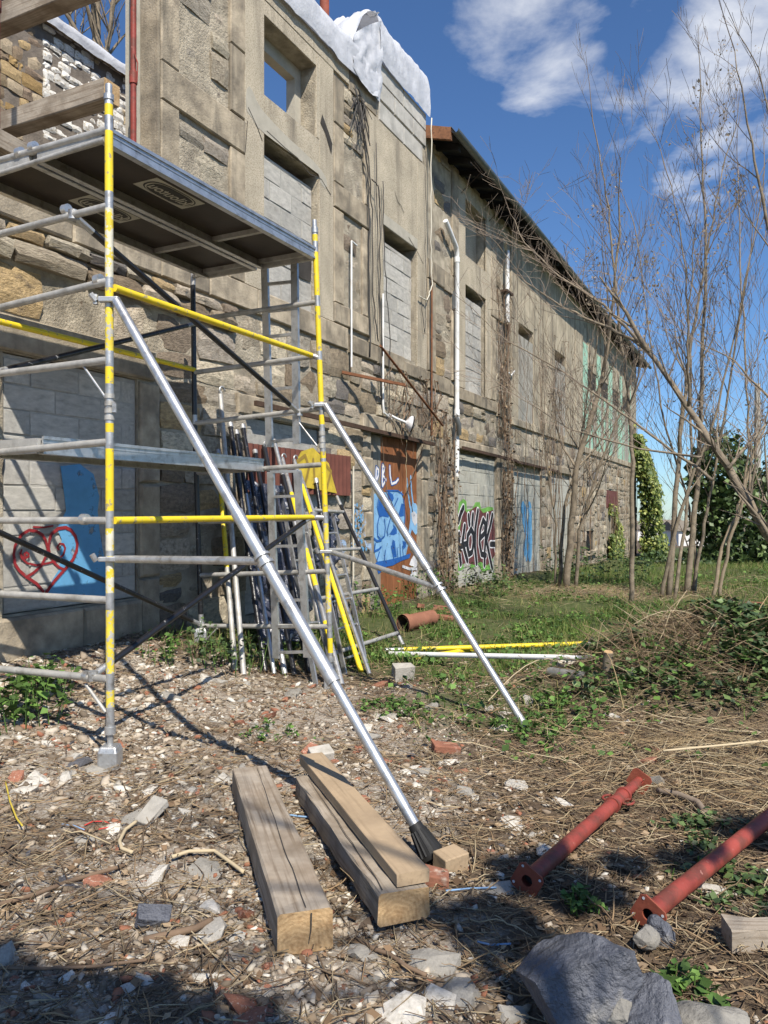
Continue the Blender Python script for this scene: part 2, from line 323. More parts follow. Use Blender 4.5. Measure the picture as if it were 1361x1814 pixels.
def mesh_obj(name, me, parent=None, loc=(0, 0, 0), rot=(0, 0, 0), scale=(1, 1, 1)):
    o = bpy.data.objects.new(name, me); C.objects.link(o); o.parent = parent; o.location = loc; o.rotation_euler = rot; o.scale = scale; return o
def fast_mesh(name, V, F, mats, midx=None, smooth=False):      # V (n,3), F (m,k) with one k
    V = np.asarray(V, np.float32); F = np.asarray(F, np.int32); me = bpy.data.meshes.new(name); k = F.shape[1]
    me.vertices.add(len(V)); me.vertices.foreach_set('co', V.ravel()); me.loops.add(F.size); me.loops.foreach_set('vertex_index', F.ravel())
    me.polygons.add(len(F)); me.polygons.foreach_set('loop_start', np.arange(len(F), dtype=np.int32)*k)
    try: me.polygons.foreach_set('loop_total', np.full(len(F), k, np.int32))
    except Exception: pass
    for m in (mats if isinstance(mats, (list, tuple)) else [mats]): me.materials.append(MATS[m])
    if midx is not None: me.polygons.foreach_set('material_index', np.asarray(midx, np.int32))
    if smooth: me.polygons.foreach_set('use_smooth', np.ones(len(F), bool))
    me.update(calc_edges=True); me.validate(); return me
def rot_mats(rx, ry, rz):
    cx, sx, cy, sy, cz, sz = np.cos(rx), np.sin(rx), np.cos(ry), np.sin(ry), np.cos(rz), np.sin(rz)
    M = np.empty((len(rz), 3, 3)); M[:, 0, 0] = cz*cy; M[:, 0, 1] = cz*sy*sx-sz*cx; M[:, 0, 2] = cz*sy*cx+sz*sx
    M[:, 1, 0] = sz*cy; M[:, 1, 1] = sz*sy*sx+cz*cx; M[:, 1, 2] = sz*sy*cx-cz*sx; M[:, 2, 0] = -sy; M[:, 2, 1] = cy*sx; M[:, 2, 2] = cy*cx; return M
def scatter_mesh(name, templ, pos, rm, sc, mats, smooth=False):   # templ: list of (verts, faces) with equal face size
    n = len(pos); pick = rng.integers(0, len(templ), n); VV = []; FF = []; off = 0
    sc = np.asarray(sc); sc = sc[:, None]*np.ones(3) if sc.ndim == 1 else sc
    for i, (tv, tf) in enumerate(templ):
        ix = np.where(pick == i)[0]
        if len(ix) == 0: continue
        tv = np.asarray(tv, float); tf = np.asarray(tf)
        v = np.einsum('nij,nkj->nki', rm[ix], tv[None]*sc[ix][:, None, :])+pos[ix][:, None, :]
        f = tf[None]+(np.arange(len(ix))*len(tv))[:, None, None]+off
        VV.append(v.reshape(-1, 3)); FF.append(f.reshape(-1, tf.shape[1])); off += len(ix)*len(tv)
    return fast_mesh(name, np.concatenate(VV), np.concatenate(FF), mats, smooth=smooth)
# smooth value noise in numpy
_perm = rng.random((256, 256))
def vnoise(x, y):
    xi = np.floor(x).astype(int); yi = np.floor(y).astype(int); fx = x-xi; fy = y-yi; fx = fx*fx*(3-2*fx); fy = fy*fy*(3-2*fy)
    a = _perm[xi % 256, yi % 256]; b = _perm[(xi+1) % 256, yi % 256]; c = _perm[xi % 256, (yi+1) % 256]; d = _perm[(xi+1) % 256, (yi+1) % 256]
    return (a*(1-fx)+b*fx)*(1-fy)+(c*(1-fx)+d*fx)*fy
def fbm(x, y, o=4):
    r = 0; a = .5
    for i in range(o): r = r+a*vnoise(x*2**i+i*17.3, y*2**i+i*9.1); a *= .5
    return r
def sstep(v, a, b): t = np.clip((v-a)/(b-a), 0, 1); return t*t*(3-2*t)
def smoothg(X, Y):
    X = np.asarray(X, float); Y = np.asarray(Y, float); s = X*SN+Y*CS; o = DW+X*CS-Y*SN
    z = .33*(1-sstep(o, .1, 2.1))*(1-sstep(s, 5.5, 9.5)) + .05*(1-sstep(o, 0, 1.5))
    z = z - .5*sstep(s, 17, 33)*(1-sstep(o, 10, 30)*.3)
    z = z + .50*np.exp(-(((X-2.85)/1.15)**2+((Y-6.9)/.85)**2)) + .22*np.exp(-(((X-4.3)/1.4)**2+((Y-7.6)/1.3)**2))
    z = z + .30*sstep(X, 5.5, 9)*(1-sstep(Y, 20, 40))
    z = z - .03*np.clip(Y-40, 0, 150) - .01*np.clip(Y-190, 0, 4000)
    return z
def g(X, Y):
    X = np.asarray(X, float); Y = np.asarray(Y, float)
    return smoothg(X, Y) + (fbm(X*.9+3, Y*.9+5)-.47)*.14 + (fbm(X*5, Y*5, 3)-.43)*.045
def gz(x, y): return float(g(np.array([x]), np.array([y]))[0])
def gpx(x, y, dz=0.0):                   # the ground point seen at a pixel
    t = 4.0
    for _ in range(30):
        X = (x-CX)/FPX*t; h = EYE-(gz(X, t)+dz); t = .5*t+.5*FPX*h/max(y-CY, 5)
    X = (x-CX)/FPX*t; return Vector((X, t, gz(X, t)+dz))
# ================================================================== GROUND
def axis(segs):
    out = []
    for a, b, st in segs: out += list(np.arange(a, b, st))
    return np.array(out+[segs[-1][1]])
def ground_mat():
    m = bpy.data.materials.new('ground_soil'); m.use_nodes = True; nt = m.node_tree; N = nt.nodes; L = nt.links; b = N['Principled BSDF']
    b.inputs['Roughness'].default_value = .95; b.inputs['Specular IOR Level'].default_value = .2
    tc = N.new('ShaderNodeTexCoord')
    def noise(sc, det=6, r=.6):
        n = N.new('ShaderNodeTexNoise'); n.inputs['Scale'].default_value = sc; n.inputs['Detail'].default_value = det; n.inputs['Roughness'].default_value = r; L.new(tc.outputs['Object'], n.inputs[0]); return n.outputs[0]
    def rg(v, a, c): r = N.new('ShaderNodeMapRange'); L.new(v, r.inputs[0]); r.inputs[1].default_value = a; r.inputs[2].default_value = c; return r.outputs[0]
    def mx(f, a, c, bl='MIX'):
        x = N.new('ShaderNodeMix'); x.data_type = 'RGBA'; x.blend_type = bl
        for s_, v in ((x.inputs[0], f), (x.inputs[6], a), (x.inputs[7], c)):
            if isinstance(v, tuple): s_.default_value = (*v, 1)
            elif isinstance(v, (int, float)): s_.default_value = v
            else: L.new(v, s_)
        return x.outputs[2]
    at = N.new('ShaderNodeAttribute'); at.attribute_name = 'zone'; sp = N.new('ShaderNodeSeparateColor'); L.new(at.outputs['Color'], sp.inputs[0])
    soil = mx(rg(noise(9), .35, .65), (.07, .05, .033), (.145, .105, .07))
    soil = mx(rg(noise(60, 4), .5, .72), soil, (.25, .19, .125))
    rub = mx(rg(noise(14), .35, .65), (.24, .19, .14), (.43, .38, .31)); rub = mx(rg(noise(70, 4), .54, .68), rub, (.64, .60, .53)); rub = mx(rg(noise(33, 3), .60, .68), rub, (.26, .13, .08)); rub = mx(rg(noise(23, 4), .56, .68), rub, (.14, .105, .075))
    grn = mx(rg(noise(11), .35, .65), (.055, .075, .022), (.11, .12, .05))
    def fac(ch, lo, hi):
        a = N.new('ShaderNodeMath'); a.operation = 'ADD'; L.new(ch, a.inputs[0]); q = N.new('ShaderNodeMath'); q.operation = 'MULTIPLY_ADD'; L.new(noise(7), q.inputs[0]); q.inputs[1].default_value = 1.0; q.inputs[2].default_value = -.5
        L.new(q.outputs[0], a.inputs[1]); return rg(a.outputs[0], lo, hi)
    c = mx(fac(sp.outputs[0], .35, .75), soil, rub); c = mx(fac(sp.outputs[1], .3, .7), c, grn)
    L.new(c, b.inputs['Base Color'])
    bp = N.new('ShaderNodeBump'); bp.inputs['Strength'].default_value = .9; bp.inputs['Distance'].default_value = .02; L.new(noise(45, 8, .7), bp.inputs['Height']); L.new(bp.outputs[0], b.inputs['Normal'])
    MATS['ground_soil'] = m
ground_mat()
def zones(X, Y):
    s = X*SN+Y*CS; o = DW+X*CS-Y*SN
    n = fbm(X*.8+11, Y*.8+2)
    rub = (1-sstep(X, -.9+.9*n, 1.3+n))*(1-sstep(Y, 6.2, 8.2))
    rub = np.maximum(rub*.9, .38*(1-sstep(Y, 3.2, 5.6))*(1-sstep(X, .6, 2.2)))
    grn = sstep(Y, 6.6+1.2*(n-.5), 8.4+1.2*(n-.5))*sstep(o, -1, 1.2)
    grn = np.maximum(grn, .8*np.exp(-(((X-.9)/.8)**2+((Y-6.4)/1.1)**2)))
    grn = np.maximum(grn, .55*np.exp(-(((X-3.0)/1.6)**2+((Y-6.6)/1.1)**2)))
    rub = rub*(.6+.4*sstep(fbm(X*1.6+3, Y*1.6+8), .36, .50))
    grn = grn*(1-.75*np.exp(-(((X-4.5)/3)**2+((Y-15.2)/1.6)**2)))
    return rub, grn
gx = axis([(-900, -60, 120), (-60, -12, 6), (-12, -5, .5), (-5, 6, .055), (6, 14, .25), (14, 60, 3), (60, 900, 120)])
gy = axis([(-60, -8, 6), (-8, 1.6, .6), (1.6, 9.5, .055), (9.5, 20, .13), (20, 45, .8), (45, 120, 5), (120, 2400, 190)])
GX, GY = np.meshgrid(gx, gy, indexing='ij'); GZ = g(GX, GY)
nx, ny = GX.shape; idx = np.arange(nx*ny).reshape(nx, ny)
F = np.stack([idx[:-1, :-1], idx[1:, :-1], idx[1:, 1:], idx[:-1, 1:]], -1).reshape(-1, 4)
me = fast_mesh('ground', np.stack([GX, GY, GZ], -1).reshape(-1, 3), F, 'ground_soil', smooth=True)
rub, grn = zones(GX, GY); ca = me.color_attributes.new('zone', 'FLOAT_COLOR', 'POINT')
ca.data.foreach_set('color', np.stack([rub, grn, 0*rub, 0*rub+1], -1).astype(np.float32).ravel())
ground = struct(mesh_obj('ground', me)); ground['label'] = 'rubble strewn yard with litter and rough grass in front of the ruined building'

# ================================================================== BUILDINGS (local frame: x = along the facade, y = inwards, z = up)
BLOC = (-DW*CS, DW*SN, 0.0); BROT = R(90)-ALPHA
bA = thing('ruined_stone_building', 'tall roofless stone building with roughcast bays and blocked windows behind the scaffold', 'building', BLOC, BROT)
bB = thing('long_stone_building', 'long stone building under a dark overhanging eave beyond the white parapet sheet', 'building', BLOC, BROT)

def core(parent, s0, s1, z0, z1, th, holes, name='wall', m='mortar', front=.03):
    xs = sorted({s0, s1} | {h[i] for h in holes for i in (0, 1) if s0 < h[i] < s1}); zs = sorted({z0, z1} | {h[i] for h in holes for i in (2, 3) if z0 < h[i] < z1})
    mb = MB()
    for i in range(len(xs)-1):
        for j in range(len(zs)-1):
            cx, cz = (xs[i]+xs[i+1])/2, (zs[j]+zs[j+1])/2; d = front
            for h in holes:
                if h[0] < cx < h[1] and h[2] < cz < h[3]: d = h[4]
            if d is None: continue
            mb.box(xs[i], xs[i+1], d, th, zs[j], zs[j+1])
    return mb.build(name, m, parent, world=False)

# stone shapes
def stone_proto(seed, n=4, rough=.10):
    r = random.Random(seed); V = []; F = []
    for j in range(n):
        for i in range(n):
            x, z = i/(n-1)-.5, j/(n-1)-.5; e = max(abs(x), abs(z))*2
            edge = 1 if (i in (0, n-1) or j in (0, n-1)) else 0; cor = (i in (0, n-1)) and (j in (0, n-1))
            y = -.5 + (.20 if cor else .13 if edge else 0) + r.uniform(-.12, .10)
            k = .965 if cor else 1
            V.append((x*k+r.uniform(-.045, .03)*(1 if x < 0 else -1)*1.0, y, z*k+r.uniform(-.06, .03)*(-1 if z > 0 else 1)*-1.0))
    for j in range(n-1):
        for i in range(n-1):
            a = j*n+i; F.append((a, a+1, a+n+1, a+n))
    ring = [i for i in range(n)]+[j*n+n-1 for j in range(1, n)]+[(n-1)*n+i for i in range(n-2, -1, -1)]+[j*n for j in range(n-2, 0, -1)]
    b = len(V)
    for q in ring: V.append((V[q][0]*1.0, .5, V[q][2]*1.0))
    for i in range(len(ring)):
        j = (i+1) % len(ring); F.append((ring[j], ring[i], b+i, b+j))
    me = bpy.data.meshes.new('stone'); me.from_pydata(V, [], F); return me
def proto_set(mname, k=14, seed=0):
    out = []
    for i in range(k):
        me = stone_proto(seed+i); me.materials.append(MATS[mname]); me.polygons.foreach_set('use_smooth', [True]*len(me.polygons))
        try: me.set_sharp_from_angle(angle=R(20))
        except Exception: pass
        out.append(me)
    return out
STP = proto_set('stone', 16); STW = proto_set('stone_white', 10, 60); STR = proto_set('stone_rear', 12, 90)
def box_proto(mname, jit=.012, b=.05, seed=0):
    r = random.Random(seed); random.seed(seed); m = MB().bbox(-.5, .5, -.5, .5, -.5, .5, b, jit=jit)
    me = bpy.data.meshes.new('piece'); me.from_pydata(m.v, [], m.f); me.materials.append(MATS[mname]); return me
BLK = [box_proto('block', .006, .022, i) for i in range(6)]; BLKP = [box_proto('block_painted', .006, .02, i+9) for i in range(5)]
random.seed(21)
def rubble(regions, ch=(.15, .30), sw=(.18, .55), proto=None, depth=.12, proud=.02, gap=.017, y0=.03):
    L = []
    for (s0, s1, z0, z1) in regions:
        z = z0
        while z < z1-.05:
            h = random.uniform(*ch)
            if z1-z-h < ch[0]*.6: h = z1-z
            s = s0
            while s < s1-.04:
                w = random.uniform(*sw)*(.75 if h < .18 else 1)
                if s1-s-w < sw[0]*.6: w = s1-s
                if h > .24 and w < .4 and random.random() < .35:
                    hh = h*random.uniform(.4, .6); parts = [(z, hh), (z+hh, h-hh)]
                else: parts = [(z, h)]
                for (zz, hh) in parts:
                    p = proud+random.uniform(-.02, .036)
                    L.append(((s+w/2, y0-p+depth/2, zz+hh/2), (0, random.uniform(-.045, .045), 0), (w-gap, depth, hh-gap)))
                s += w
            z += h
    return L
def lay(parent, items, protos, name='stone', rank=None, limit=300, rest='stone_remainder'):
    # the pieces that show largest become objects, the rest one mesh
    def shown(it):
        p = parent_matrix(bA) @ Vector(it[0]); return it[2][0]*it[2][2]/max(p.y, .5)**2
    items = sorted(items, key=shown, reverse=True)
    for it in items[:limit]:
        mesh_obj(name, random.choice(protos), parent, it[0], it[1], it[2])
    if len(items) > limit:
        mb = MB()
        for it in items[limit:]:
            me = random.choice(protos); M = Matrix.Translation(it[0]) @ Matrix.Rotation(it[1][1], 4, 'Y') @ Matrix.Diagonal((*it[2], 1))
            mb.add([M @ v.co for v in me.vertices], [tuple(p.vertices) for p in me.polygons])
        o = mb.build(rest, protos[0].materials[0].name, parent, world=False); o['kind'] = 'stuff'
def blocks(parent, s0, s1, z0, z1, y, protos, joint, h=.25, w=.5, name='block_infill', gap=.017, top=None):
    inf = MB().box(s0, s1, y+.006, y+.10, z0, z1).build(name, joint, parent, world=False)
    z = z0; r = 0
    while z < z1-.03:
        hh = min(h, z1-z); s = s0-(w/2 if r % 2 else 0)
        while s < s1-.02:
            a, b = max(s, s0), min(s+w, s1)
            if b-a > .05:
                mesh_obj('concrete_block', random.choice(protos), inf, ((a+b)/2, y+.05+random.uniform(-.008, .006), z+hh/2+random.uniform(-.004, .004)), (random.uniform(-.02, .02), random.uniform(-.012, .012), random.uniform(-.012, .012)), (b-a-gap, .1, hh-gap))
            s += w
        z += hh; r += 1
    return inf
def pieces(parent, name, lst, m, b=.012, jit=.004, y1=.06):
    for (s0, s1, y0, z0, z1) in lst: MB().bbox(s0, s1, y0, y1, z0, z1, b, jit=jit).build(name, m, parent, world=False)

# ---------------------------------------------------------------- building A
TH = .45
GZ0 = -.3
openW1 = (7.85, 9.08, 6.78, 7.76, None)
holesA = [openW1, (7.87, 9.15, 4.32, 6.28, .20), (11.14, 12.48, 4.25, 6.26, .20), (4.24, 5.74, .75, 2.92, .10), (10.75, 12.68, GZ0, 2.86, .14), (7.5, 9.2, .35, 2.75, .12), (7.87, 9.15, 6.115, 6.28, None), (11.14, 12.48, 6.075, 6.26, None)]
wallA_low = core(bA, 2.2, 5.55, GZ0, 4.38, TH, holesA)
wallA = core(bA, 5.55, 12.9, GZ0, 4.38, TH, holesA)
wallA_up = core(bA, 6.04, 12.9, 4.38, 8.22, TH, holesA)
core(bA, 10.9, 12.88, 8.22, 8.86, TH, [], name='parapet', m='block_joint')
# parapet panels of pale concrete
for s0, s1, z0, z1 in ((10.92, 11.55, 8.24, 8.52), (11.57, 12.3, 8.24, 8.52), (12.32, 12.86, 8.24, 8.52), (10.92, 11.9, 8.54, 8.84), (11.92, 12.86, 8.54, 8.84), (11.0, 11.9, 7.9, 8.2), (11.92, 12.7, 7.9, 8.2)):
    MB().bbox(s0, s1, .0, .05, z0, z1, .008, jit=.002).build('concrete_panel', 'block', bA, world=False)
# roughcast bays
rc = [(7.46, 7.85, .0, 4.33, 7.95), (9.16, 9.54, .0, 4.33, 7.95), (7.852, 9.158, .004, 6.30, 6.775), (10.66, 11.14, .0, 4.26, 7.88), (12.48, 12.90, .0, 4.19, 7.88), (11.142, 12.478, .004, 6.28, 7.88)]
pieces(bA, 'roughcast_panel', rc, 'roughcast', .004, .0)
MB().bbox(7.46, 10.0, -.004, .06, 7.952, 8.2, .006).build('cornice_band', 'roughcast', bA, world=False)
MB().bbox(10.02, 10.9, .002, .06, 7.9, 8.2, .006).build('cornice_band', 'dressed', bA, world=False)
MB().bbox(9.082, 9.158, .002, .06, 6.78, 7.95, .004).build('window_jamb', 'roughcast', bA, world=False)
MB().bbox(7.852, 9.08, .004, .06, 7.765, 7.95, .004).build('lintel', 'roughcast', bA, world=False)
# concrete frame in the open window
fr = MB(); fr.box(7.852, 9.078, .26, .40, 7.58, 7.758); fr.box(8.93, 9.078, .26, .40, 6.782, 7.578); fr.build('window_frame', 'patch', bA, world=False)
# fine chips on the sill and a dark patch painted as a hole's shade in the bay
MB().bbox(7.86, 9.07, .02, .40, 6.74, 6.79, .01, jit=.006).build('window_sill', 'roughcast', bA, world=False)
MB().add([(9.17, -.006, 7.02), (9.30, -.006, 6.93), (9.47, -.006, 6.70), (9.50, -.006, 6.86), (9.40, -.006, 6.98), (9.22, -.006, 7.16)], [(0, 1, 2, 3, 4, 5)]).build('hole_shade_patch', 'dark_inside', bA, world=False)
# grey repair patch and fine cracks
def ribbon(mb, pts, w, y, mi=0, closed=False):
    # flat strip of painted line in the (s,z) plane
    P = [np.array(p, float) for p in pts]; n = len(P)
    for i in range(n-1):
        d = P[i+1]-P[i]; l = np.linalg.norm(d)
        if l < 1e-6: continue
        nn = np.array([-d[1], d[0]])/l*(w/2)
        q = [P[i]+nn, P[i]-nn, P[i+1]-nn, P[i+1]+nn]; yy = y-i*.00002
        mb.add([(c[0], yy, c[1]) for c in q], [(0, 1, 2, 3)], mi)
    for i, p in enumerate(P):
        yy = y-.0004-i*.00002; mb.add([(p[0]+w/2*math.cos(a), yy, p[1]+w/2*math.sin(a)) for a in [2*math.pi*k/10 for k in range(10)]], [tuple(range(10))], mi)
def poly(mb, pts, y, mi=0): mb.add([(p[0], y, p[1]) for p in pts], [tuple(range(len(pts)))], mi)
out_ = [(7.49, 6.40), (7.47, 6.55), (7.49, 6.66), (7.54, 6.72), (7.60, 6.70), (7.67, 6.63), (7.76, 6.57), (7.88, 6.54), (8.1, 6.50), (8.4, 6.46), (8.7, 6.44), (9.0, 6.41), (9.2, 6.37), (9.33, 6.31), (9.36, 6.22), (9.30, 6.15), (9.22, 6.17)]
in_ = [(7.60, 6.36), (7.66, 6.32), (7.70, 6.30), (7.74, 6.30), (7.78, 6.295), (7.82, 6.29), (7.85, 6.288), (7.9, 6.287), (8.0, 6.286), (8.15, 6.286), (8.42, 6.286), (8.7, 6.286), (8.95, 6.286), (9.05, 6.286), (9.12, 6.286), (9.16, 6.25), (9.17, 6.19)]
mb = MB(); n_ = len(out_); mb.add([(p[0], -.003, p[1]) for p in out_]+[(p[0], -.003, p[1]) for p in in_], [(i, n_+i, n_+i+1, i+1) for i in range(n_-1)])
mb.build('repair_patch', 'patch', bA, world=False)
cr = MB()
for pts in ([(7.52, 6.45), (7.7, 6.30), (7.8, 6.18)], [(7.9, 6.34), (8.3, 6.30), (8.6, 6.29), (8.9, 6.2), (9.2, 6.24), (9.45, 6.12)], [(11.55, 6.95), (11.66, 6.82), (11.78, 6.80), (11.9, 6.72)], [(12.1, 6.36), (12.5, 6.2), (12.72, 6.08)], [(7.5, 6.28), (7.46, 5.9)]):
    cr = MB(); ribbon(cr, pts, .012, -.005); cr.build('crack', 'dark_inside', bA, world=False)
MB().bbox(11.1, 12.52, .0, .06, 6.262, 6.45, .006).build('lintel', 'patch', bA, world=False)
# stone piers, bands
dr = [(6.04, 6.31, -.012, 6.26, 7.2), (6.04, 6.31, -.012, 7.21, 8.2), (6.04, 6.31, -.010, 4.33, 5.05), (6.04, 6.31, -.014, 5.06, 5.85), (7.18, 7.455, -.010, 6.27, 7.05), (7.18, 7.455, -.012, 7.06, 8.2), (7.18, 7.455, -.010, 4.33, 5.2), (7.18, 7.455, -.012, 5.21, 5.85),
      (6.04, 7.455, -.016, 5.86, 6.25), (6.04, 6.8, -.02, 4.03, 4.32), (6.81, 7.7, -.018, 4.03, 4.32), (7.71, 9.15, -.02, 4.02, 4.32), (9.16, 9.95, -.018, 4.0, 4.32),
      (6.32, 7.17, -.014, 7.75, 8.2),
      (9.55, 9.83, -.012, 4.63, 5.98), (9.55, 10.65, -.018, 6.0, 6.35), (9.55, 9.83, -.010, 6.36, 7.2), (9.55, 9.83, -.012, 7.21, 7.88), (9.55, 10.65, -.02, 4.34, 4.62), (10.42, 10.65, -.010, 4.63, 5.98), (10.48, 10.65, -.010, 6.36, 7.88),
      (10.0, 10.9, -.02, 3.98, 4.24), (10.91, 11.9, -.022, 3.97, 4.24), (11.91, 12.9, -.02, 3.96, 4.18)]
pieces(bA, 'dressed_stone', dr, 'dressed', .012, .004)
# door lintel, ground floor dressed stones
pieces(bA, 'lintel', [(10.4, 11.7, -.03, 2.87, 3.12), (11.71, 13.0, -.028, 2.87, 3.10), (4.0, 5.95, -.03, 2.93, 3.22), (7.3, 9.4, -.025, 2.76, 3.0)], 'dressed', .015, .006)
pieces(bA, 'dressed_stone', [(10.45, 10.745, -.02, 2.0, 2.45), (10.5, 10.745, -.015, 1.2, 1.6), (12.685, 13.0, -.02, 2.2, 2.86), (12.685, 12.95, -.015, 1.35, 2.18), (12.685, 13.0, -.02, .55, 1.33), (5.75, 6.02, -.02, 1.9, 2.9), (5.75, 6.02, -.02, .95, 1.88), (5.75, 6.02, -.02, GZ0, .93),
       (4.1, 5.0, -.06, .36, .73), (5.01, 5.74, -.05, .36, .73), (4.1, 5.74, -.08, -.1, .34)], 'dressed', .02, .01)
# block infills
blocks(bA, 7.88, 9.14, 4.33, 6.12, .12, BLK, 'block_joint')
blocks(bA, 11.15, 12.47, 4.26, 6.08, .12, BLK, 'block_joint')
blocks(bA, 4.25, 5.73, .76, 2.91, .045, BLK, 'block_joint', h=.212, w=.52)
blocks(bA, 7.51, 9.19, .36, 2.74, .06, BLK, 'block_joint')
# rubble stone
mstone = wallA
regs = [(6.32, 7.17, 6.26, 7.74), (6.32, 7.17, 4.33, 5.80), (9.84, 10.47, 6.36, 7.88), (9.84, 10.41, 4.63, 5.97)]
itA = rubble(regs, (.2, .36), (.25, .6), depth=.12, proud=.004)
itA += rubble([(7.28, 10.38, 3.02, 3.98), (10.38, 12.95, 3.14, 3.95)], (.2, .34), (.26, .62), proud=.022)
itA += rubble([(2.6, 7.27, 3.68, 4.0)], (.16, .34), (.35, .8), proud=.085, depth=.2)
itA += rubble([(2.6, 6.0, 3.24, 3.66), (6.0, 7.27, 3.02, 3.66)], (.21, .42), (.5, 1.0), proud=.015)
itA += rubble([(3.0, 4.22, GZ0, 3.2), (6.04, 7.48, GZ0, 3.0), (9.22, 10.43, GZ0, 2.85)], (.24, .42), (.34, .75), proud=.022)
pieces(bA, 'dressed_stone', [(2.6, 3.6, -.03, 4.02, 4.37), (3.61, 4.9, -.034, 4.02, 4.37), (4.91, 6.03, -.03, 4.02, 4.37)], 'dressed', .015, .006)
itA += rubble([(10.44, 10.74, 2.46, 2.86), (10.44, 10.74, 1.61, 1.99), (10.44, 10.74, .0, 1.19)], (.2, .36), (.28, .62), proud=.02)
lay(mstone, itA, STP)
# jamb of the missing corner
MB().bbox(6.0, 6.035, .0, .24, 4.38, 8.2, .006).build('jamb_face', 'dressed', bA, world=False)
MB().box(6.0, 6.036, .25, .45, 4.38, 8.2).build('jamb_edge', 'patch', bA, world=False)
# rear wall seen through the gap, half limewashed
rear = MB().box(4.6, 9.6, 3.08, 3.5, 4.0, 8.22).build('rear_wall', 'mortar_rear', bA, world=False)
itR = rubble([(5.6, 7.13, 5.3, 8.2)], (.08, .2), (.14, .36), depth=.09, proud=.0, y0=3.08, gap=.010)
itW = rubble([(7.13, 9.3, 5.6, 8.2)], (.06, .15), (.14, .34), depth=.08, proud=.0, y0=3.08, gap=.008)
for it in itR+itW:
    it[1][1:2]
lay(rear, [(a, (0, b[1]*2.5, 0), c) for a, b, c in itR], STR, limit=150, rest='rear_stone_rest')
lay(rear, [(a, (0, b[1]*2.5, 0), c) for a, b, c in itW], STW, name='limewashed_stone', limit=150, rest='limewashed_stone_rest')
MB().box(4.6, 9.6, 3.0, 3.075, 8.14, 8.2).build('wall_plate', 'plank', bA, world=False)
MB().box(3.0, 5.9, .9, 1.4, 4.2, 4.39).build('floor_edge', 'mortar', bA, world=False)
# brick stub inside the window
bp = MB().box(9.55, 9.75, 2.4, 2.7, 6.2, 9.2).build('brick_stub', 'mortar', bA, world=False)
for k in range(34):
    zz = 6.3+k*.085
    MB().box(9.42+random.uniform(0, .07)-(.12 if k in (6, 7, 8) else 0), 9.72, 2.37, 2.72, zz, zz+.07, jit=.004).build('brick', 'brick', bp, world=False)
# ---------------------------------------------------------------- building B
BS0, BS1 = 12.92, 37.6
holesB = [(14.89, 16.19, 6.9, 8.05, .25), (14.89, 16.19, 4.12, 6.28, .2), (14.55, 16.9, GZ0, 2.86, .1), (18.2, 20.8, GZ0, 2.8, .1), (21.9, 24.3, -.6, 2.75, .1), (26.6, 28.0, .25, .95, .2), (30.2, 32.8, -.8, 2.45, .1),
          (18.62, 19.95, 6.05, 6.32, None), (22.25, 23.55, 6.05, 6.32, None), (14.89, 16.19, 6.115, 6.28, None)]
wallB = core(bB, BS0, BS1, -.9, 8.5, TH, holesB)
rcB = [(14.5, 14.89, .0, 4.13, 8.4), (16.19, 16.5, .0, 4.13, 8.4), (14.892, 16.188, .004, 6.29, 6.895), (14.892, 16.188, .004, 8.055, 8.4)]
pieces(bB, 'roughcast_panel', rcB, 'roughcast', .004, .0)
MB().box(14.9, 16.18, .235, .25, 6.9, 8.05).build('niche_back', 'roughcast', bB, world=False)
drB = [(12.95, 13.75, -.016, 5.9, 6.25), (13.76, 14.49, -.014, 5.88, 6.25), (12.95, 13.3, -.012, 4.2, 5.88), (14.15, 14.49, -.012, 4.2, 5.87), (12.95, 14.0, -.02, 3.88, 4.18), (14.01, 15.4, -.02, 3.87, 4.11), (15.41, 16.9, -.018, 3.86, 4.11), (14.15, 14.49, -.012, 6.26, 8.4),
       (16.51, 16.85, -.012, 4.13, 6.0), (16.51, 17.9, -.016, 6.02, 6.38), (16.51, 16.85, -.012, 6.39, 8.4), (17.55, 17.95, -.010, 4.13, 6.0), (16.91, 18.0, -.02, 3.8, 4.11)]
pieces(bB, 'dressed_stone', drB, 'dressed', .012, .004)
# far bays, rain streaked
far = [(18.0, 18.6, -.004, 3.9, 8.4), (19.97, 21.2, -.004, 3.9, 8.4), (21.6, 22.23, -.004, 3.9, 8.4), (23.57, 24.8, -.004, 3.9, 8.4)]
pieces(bB, 'stained_panel', far, 'wall_stained', .006, .0)
pieces(bB, 'stained_panel', [(18.602, 19.968, .0, 6.33, 8.4), (22.232, 23.568, .0, 6.33, 8.4)], 'wall_stained', .006, .0)
pieces(bB, 'infill_slab', [(18.602, 19.968, .012, 3.9, 6.04), (22.232, 23.568, .012, 3.9, 6.04)], 'slab_grey', .006, .0)
pieces(bB, 'pilaster', [(24.82, 25.9, -.02, 3.9, 8.4), (21.22, 21.58, -.02, 3.9, 8.4)], 'wall_stained', .01, .003)
